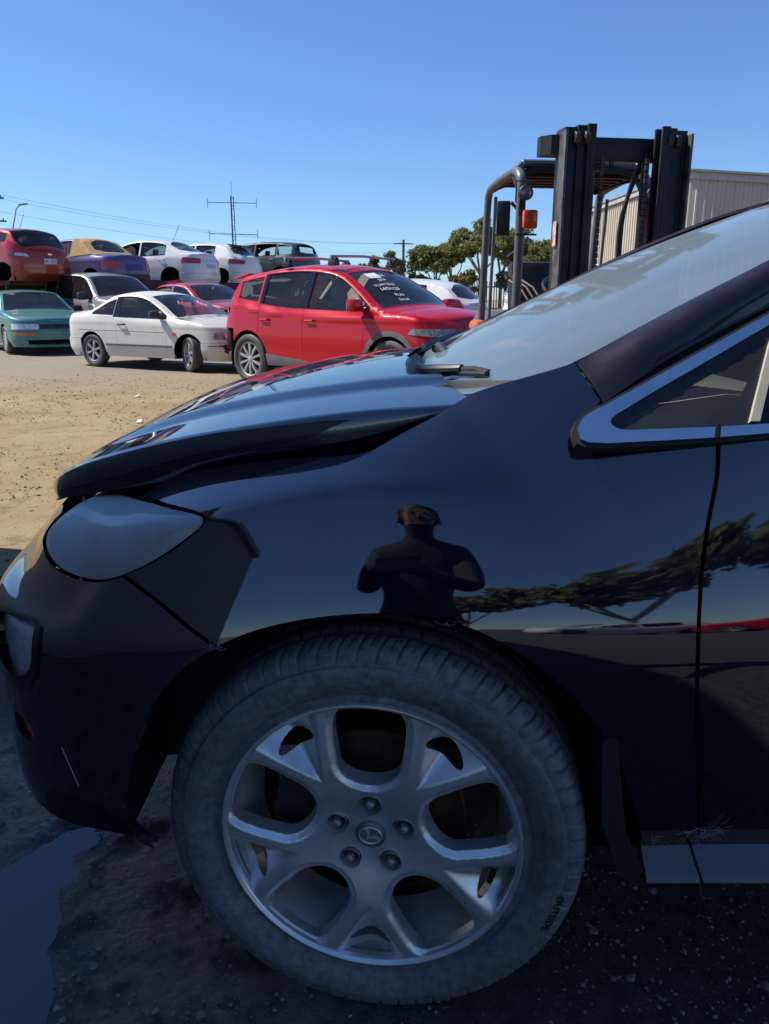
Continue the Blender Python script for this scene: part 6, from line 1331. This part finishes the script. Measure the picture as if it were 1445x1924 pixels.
MB().tube([(0, 0, 0), (0, 0, 6.3), (.45, 0, 7.75), (.75, 0, 8.0)], [.06, .05, .04, .035], 8).build('post', 'galv', C); MB().box((1.0, 0, 8.05), (.70, .22, .10), ry=R(-8), bev=.03).build('lamp_head', 'galv', C)
C = empty('antenna_mast', (-9.35, 50.5, 0)); tag(C, 'slim lattice antenna mast with two horizontal bars behind the white cars', 'antenna')
mb = MB()
for k in range(3):
    a = k*2*PI/3; mb.tube([(.14*math.cos(a), .14*math.sin(a), 0), (.10*math.cos(a), .10*math.sin(a), 7.25)], .028, 6)
for i in range(36):
    a = (i % 3)*2*PI/3; b_ = a+2*PI/3; z_ = .2*i; mb.tube([(.13*math.cos(a), .13*math.sin(a), z_), (.13*math.cos(b_), .13*math.sin(b_), z_+.2)], .014, 4)
mb.build('lattice', 'steel_dark', C)
MB().tube([(0, 0, 7.2), (0, 0, 8.1)], .012, 5).build('whip', 'steel_dark', C)
for z_ in (6.88, 5.06):
    mb = MB(); mb.tube([(-1.5, 0, z_+.03), (1.5, 0, z_-.03)], .022, 6); mb.build('cross_bar', 'steel_dark', C)
    for sx in (-1.5, 1.5): MB().tube([(sx, 0, z_-.30), (sx, 0, z_+.25)], .016, 5).build('dipole', 'steel_dark', C)
# ------------------------------------------------------------------ behind the camera: what the paint mirrors
tree(9, -26, 9.5, 4.2, 'gum tree behind the photographer on the right, mirrored in the fender', 'gum_leaf', 31, 30, 110, .25, ls=.3)
tree(15, -24, 11, 4.6, 'tall gum tree behind the photographer, mirrored in the door', 'gum_leaf', 32, 30, 110, .25, ls=.3)
tree(3, -30, 8.5, 4.0, 'gum tree behind the photographer near the middle', 'gum_leaf', 33, 30, 110, .25, ls=.3)
tree(22, -22, 10, 4.6, 'gum tree far to the right behind the photographer', 'gum_leaf', 34, 30, 110, .25, ls=.3)
make_car('sedan', dict(CRUZE, paint='paint_red', wheels=(1, 1, 1, 1)), (8.5, -13.5), (-.8, -.6), 'red sedan across the yard behind the photographer', 'car', RD)
make_car('hatchback', dict(HATCH, wheels=(1, 1, 1, 1)), (5.2, -15.5), (-.95, .2), 'white hatchback across the yard behind the photographer', 'car', RD)

# litter on the dirt
for (u, v), rz, lb in (((258, 745), .4, 'small white paper scrap on the dirt, the one nearer the coupe'), ((262, 793), 1.3, 'small white paper scrap on the dirt, the one nearer the purple hood')):
    p = atZ(u, v); o = panel('paper_scrap', smooth_poly(np.array([(-.06, -.02), (.05, -.03), (.07, .015), (-.03, .03)]), 1), lambda Q: np.stack((Q[:, 0], Q[:, 1], .012+.010*np.sin(Q[:, 0]*60)), -1), .012, 'white_ink', None, flange=.003, out=(0, 0, 1)); o.location = (p[0], p[1], 0); o.rotation_euler = (0, 0, rz); tag(o, lb, 'paper scrap', 'paper scraps')
# ------------------------------------------------------------------ the photographer, seen only as a reflection
plain('skin', (.26, .16, .11), .6); plain('hair', (.012, .010, .009), .6, bmp=(80, .6, .01)); plain('shirt', (.03, .035, .05), .9); plain('trousers', (.02, .022, .03), .9)
def person():
    C = empty('person', (.09, -.53, 0)); tag(C, 'person in dark clothes holding up a phone, mirrored in the fender', 'person')
    J = {'pel': (0, -.02, .95, .135), 'sp': (0, -.01, 1.15, .125), 'ch': (0, 0, 1.34, .145), 'nk': (0, .02, 1.50, .058), 'hd0': (0, .045, 1.57, .07), 'hd1': (0, .05, 1.66, .092), 'hd2': (0, .045, 1.73, .075)}
    E = [('pel', 'sp'), ('sp', 'ch'), ('ch', 'nk'), ('nk', 'hd0'), ('hd0', 'hd1'), ('hd1', 'hd2')]
    for s, n in ((-1, 'l'), (1, 'r')):
        J.update({'sh'+n: (s*.175, .01, 1.42, .07), 'el'+n: (s*.19, .16, 1.17, .048), 'wr'+n: (s*.085-.08, .405, 1.20, .029), 'pa'+n: (s*.062-.08, .445, 1.205, .030), 'hp'+n: (s*.085, -.02, .90, .105), 'kn'+n: (s*.085, .02, .50, .066), 'an'+n: (s*.09, -.03, .09, .042), 'to'+n: (s*.11, .13, .035, .036)})
        E += [('ch', 'sh'+n), ('sh'+n, 'el'+n), ('el'+n, 'wr'+n), ('wr'+n, 'pa'+n), ('pel', 'hp'+n), ('hp'+n, 'kn'+n), ('kn'+n, 'an'+n), ('an'+n, 'to'+n)]
        for i in range(4): J['f%s%d' % (n, i)] = (s*.050-.08, .470, 1.235-.02*i, .0095); J['g%s%d' % (n, i)] = (s*.028-.08, .482, 1.237-.02*i, .0085); E += [('pa'+n, 'f%s%d' % (n, i)), ('f%s%d' % (n, i), 'g%s%d' % (n, i))]
        J['t'+n] = (s*.045-.08, .432, 1.235, .011); J['u'+n] = (s*.03-.08, .438, 1.25, .0095); E += [('pa'+n, 't'+n), ('t'+n, 'u'+n)]
    K = list(J); me = bpy.data.meshes.new('body'); me.from_pydata([J[k][:3] for k in K], [(K.index(a), K.index(b)) for a, b in E], []); o = bpy.data.objects.new('body', me); link(o, C)
    md = o.modifiers.new('skin', 'SKIN'); sv = me.skin_vertices[0].data
    for i, k in enumerate(K): sv[i].radius = (J[k][3], J[k][3]*(.72 if k in ('ch', 'sp', 'pel') else 1)); sv[i].use_root = k == 'pel'
    md.use_smooth_shade = True; sd = o.modifiers.new('sub', 'SUBSURF'); sd.levels = 2; sd.render_levels = 2; me.materials.append(M['shirt'])
    mb = MB(); 
    mb.lathe([(0, .105), (.05, .095), (.088, .06), (.102, .01), (.098, -.05), (.085, -.085)], 20, Matrix.Translation((0, .035, 1.70))); mb.build('hair', 'hair', C)
    mb = MB(); mb.prism([(-.062, 1.56), (.062, 1.56), (.075, 1.65), (.06, 1.70), (-.06, 1.70), (-.075, 1.65)], lambda x, z: (x, .11, z), lambda x, z: (x*.7, .148, z)); mb.box((0, .158, 1.625), (.022, .03, .05), bev=.006, taper=(.6, .5)); mb.build('face', 'skin', C)
    for sx in (-.03, .03): MB().lathe([(0, .008), (.008, .005), (.011, 0)], 10, Matrix.Translation((sx, .150, 1.655)) @ Matrix.Rotation(-PI/2, 4, 'X')).build('eye', 'hair', C)
    for sx in (-.095, .095): MB().box((sx, .04, 1.645), (.018, .035, .06), bev=.007).build('ear', 'skin', C)
    ph = MB().box((.01, -.022, 1.205), (.152, .009, .074), bev=.003).build('phone', 'black_gloss', None); tag(ph, 'black phone held up by the photographer', 'phone')
person()
def rebase(root, loc):
    loc = Vector(loc)
    def sh(o):
        for c in o.children:
            if c.type == 'MESH' and c.data.users == 1: c.data.transform(Matrix.Translation(-loc))
            elif c.type == 'MESH': c.matrix_local = Matrix.Translation(-loc) @ c.matrix_local
            sh(c)
    root.location = loc
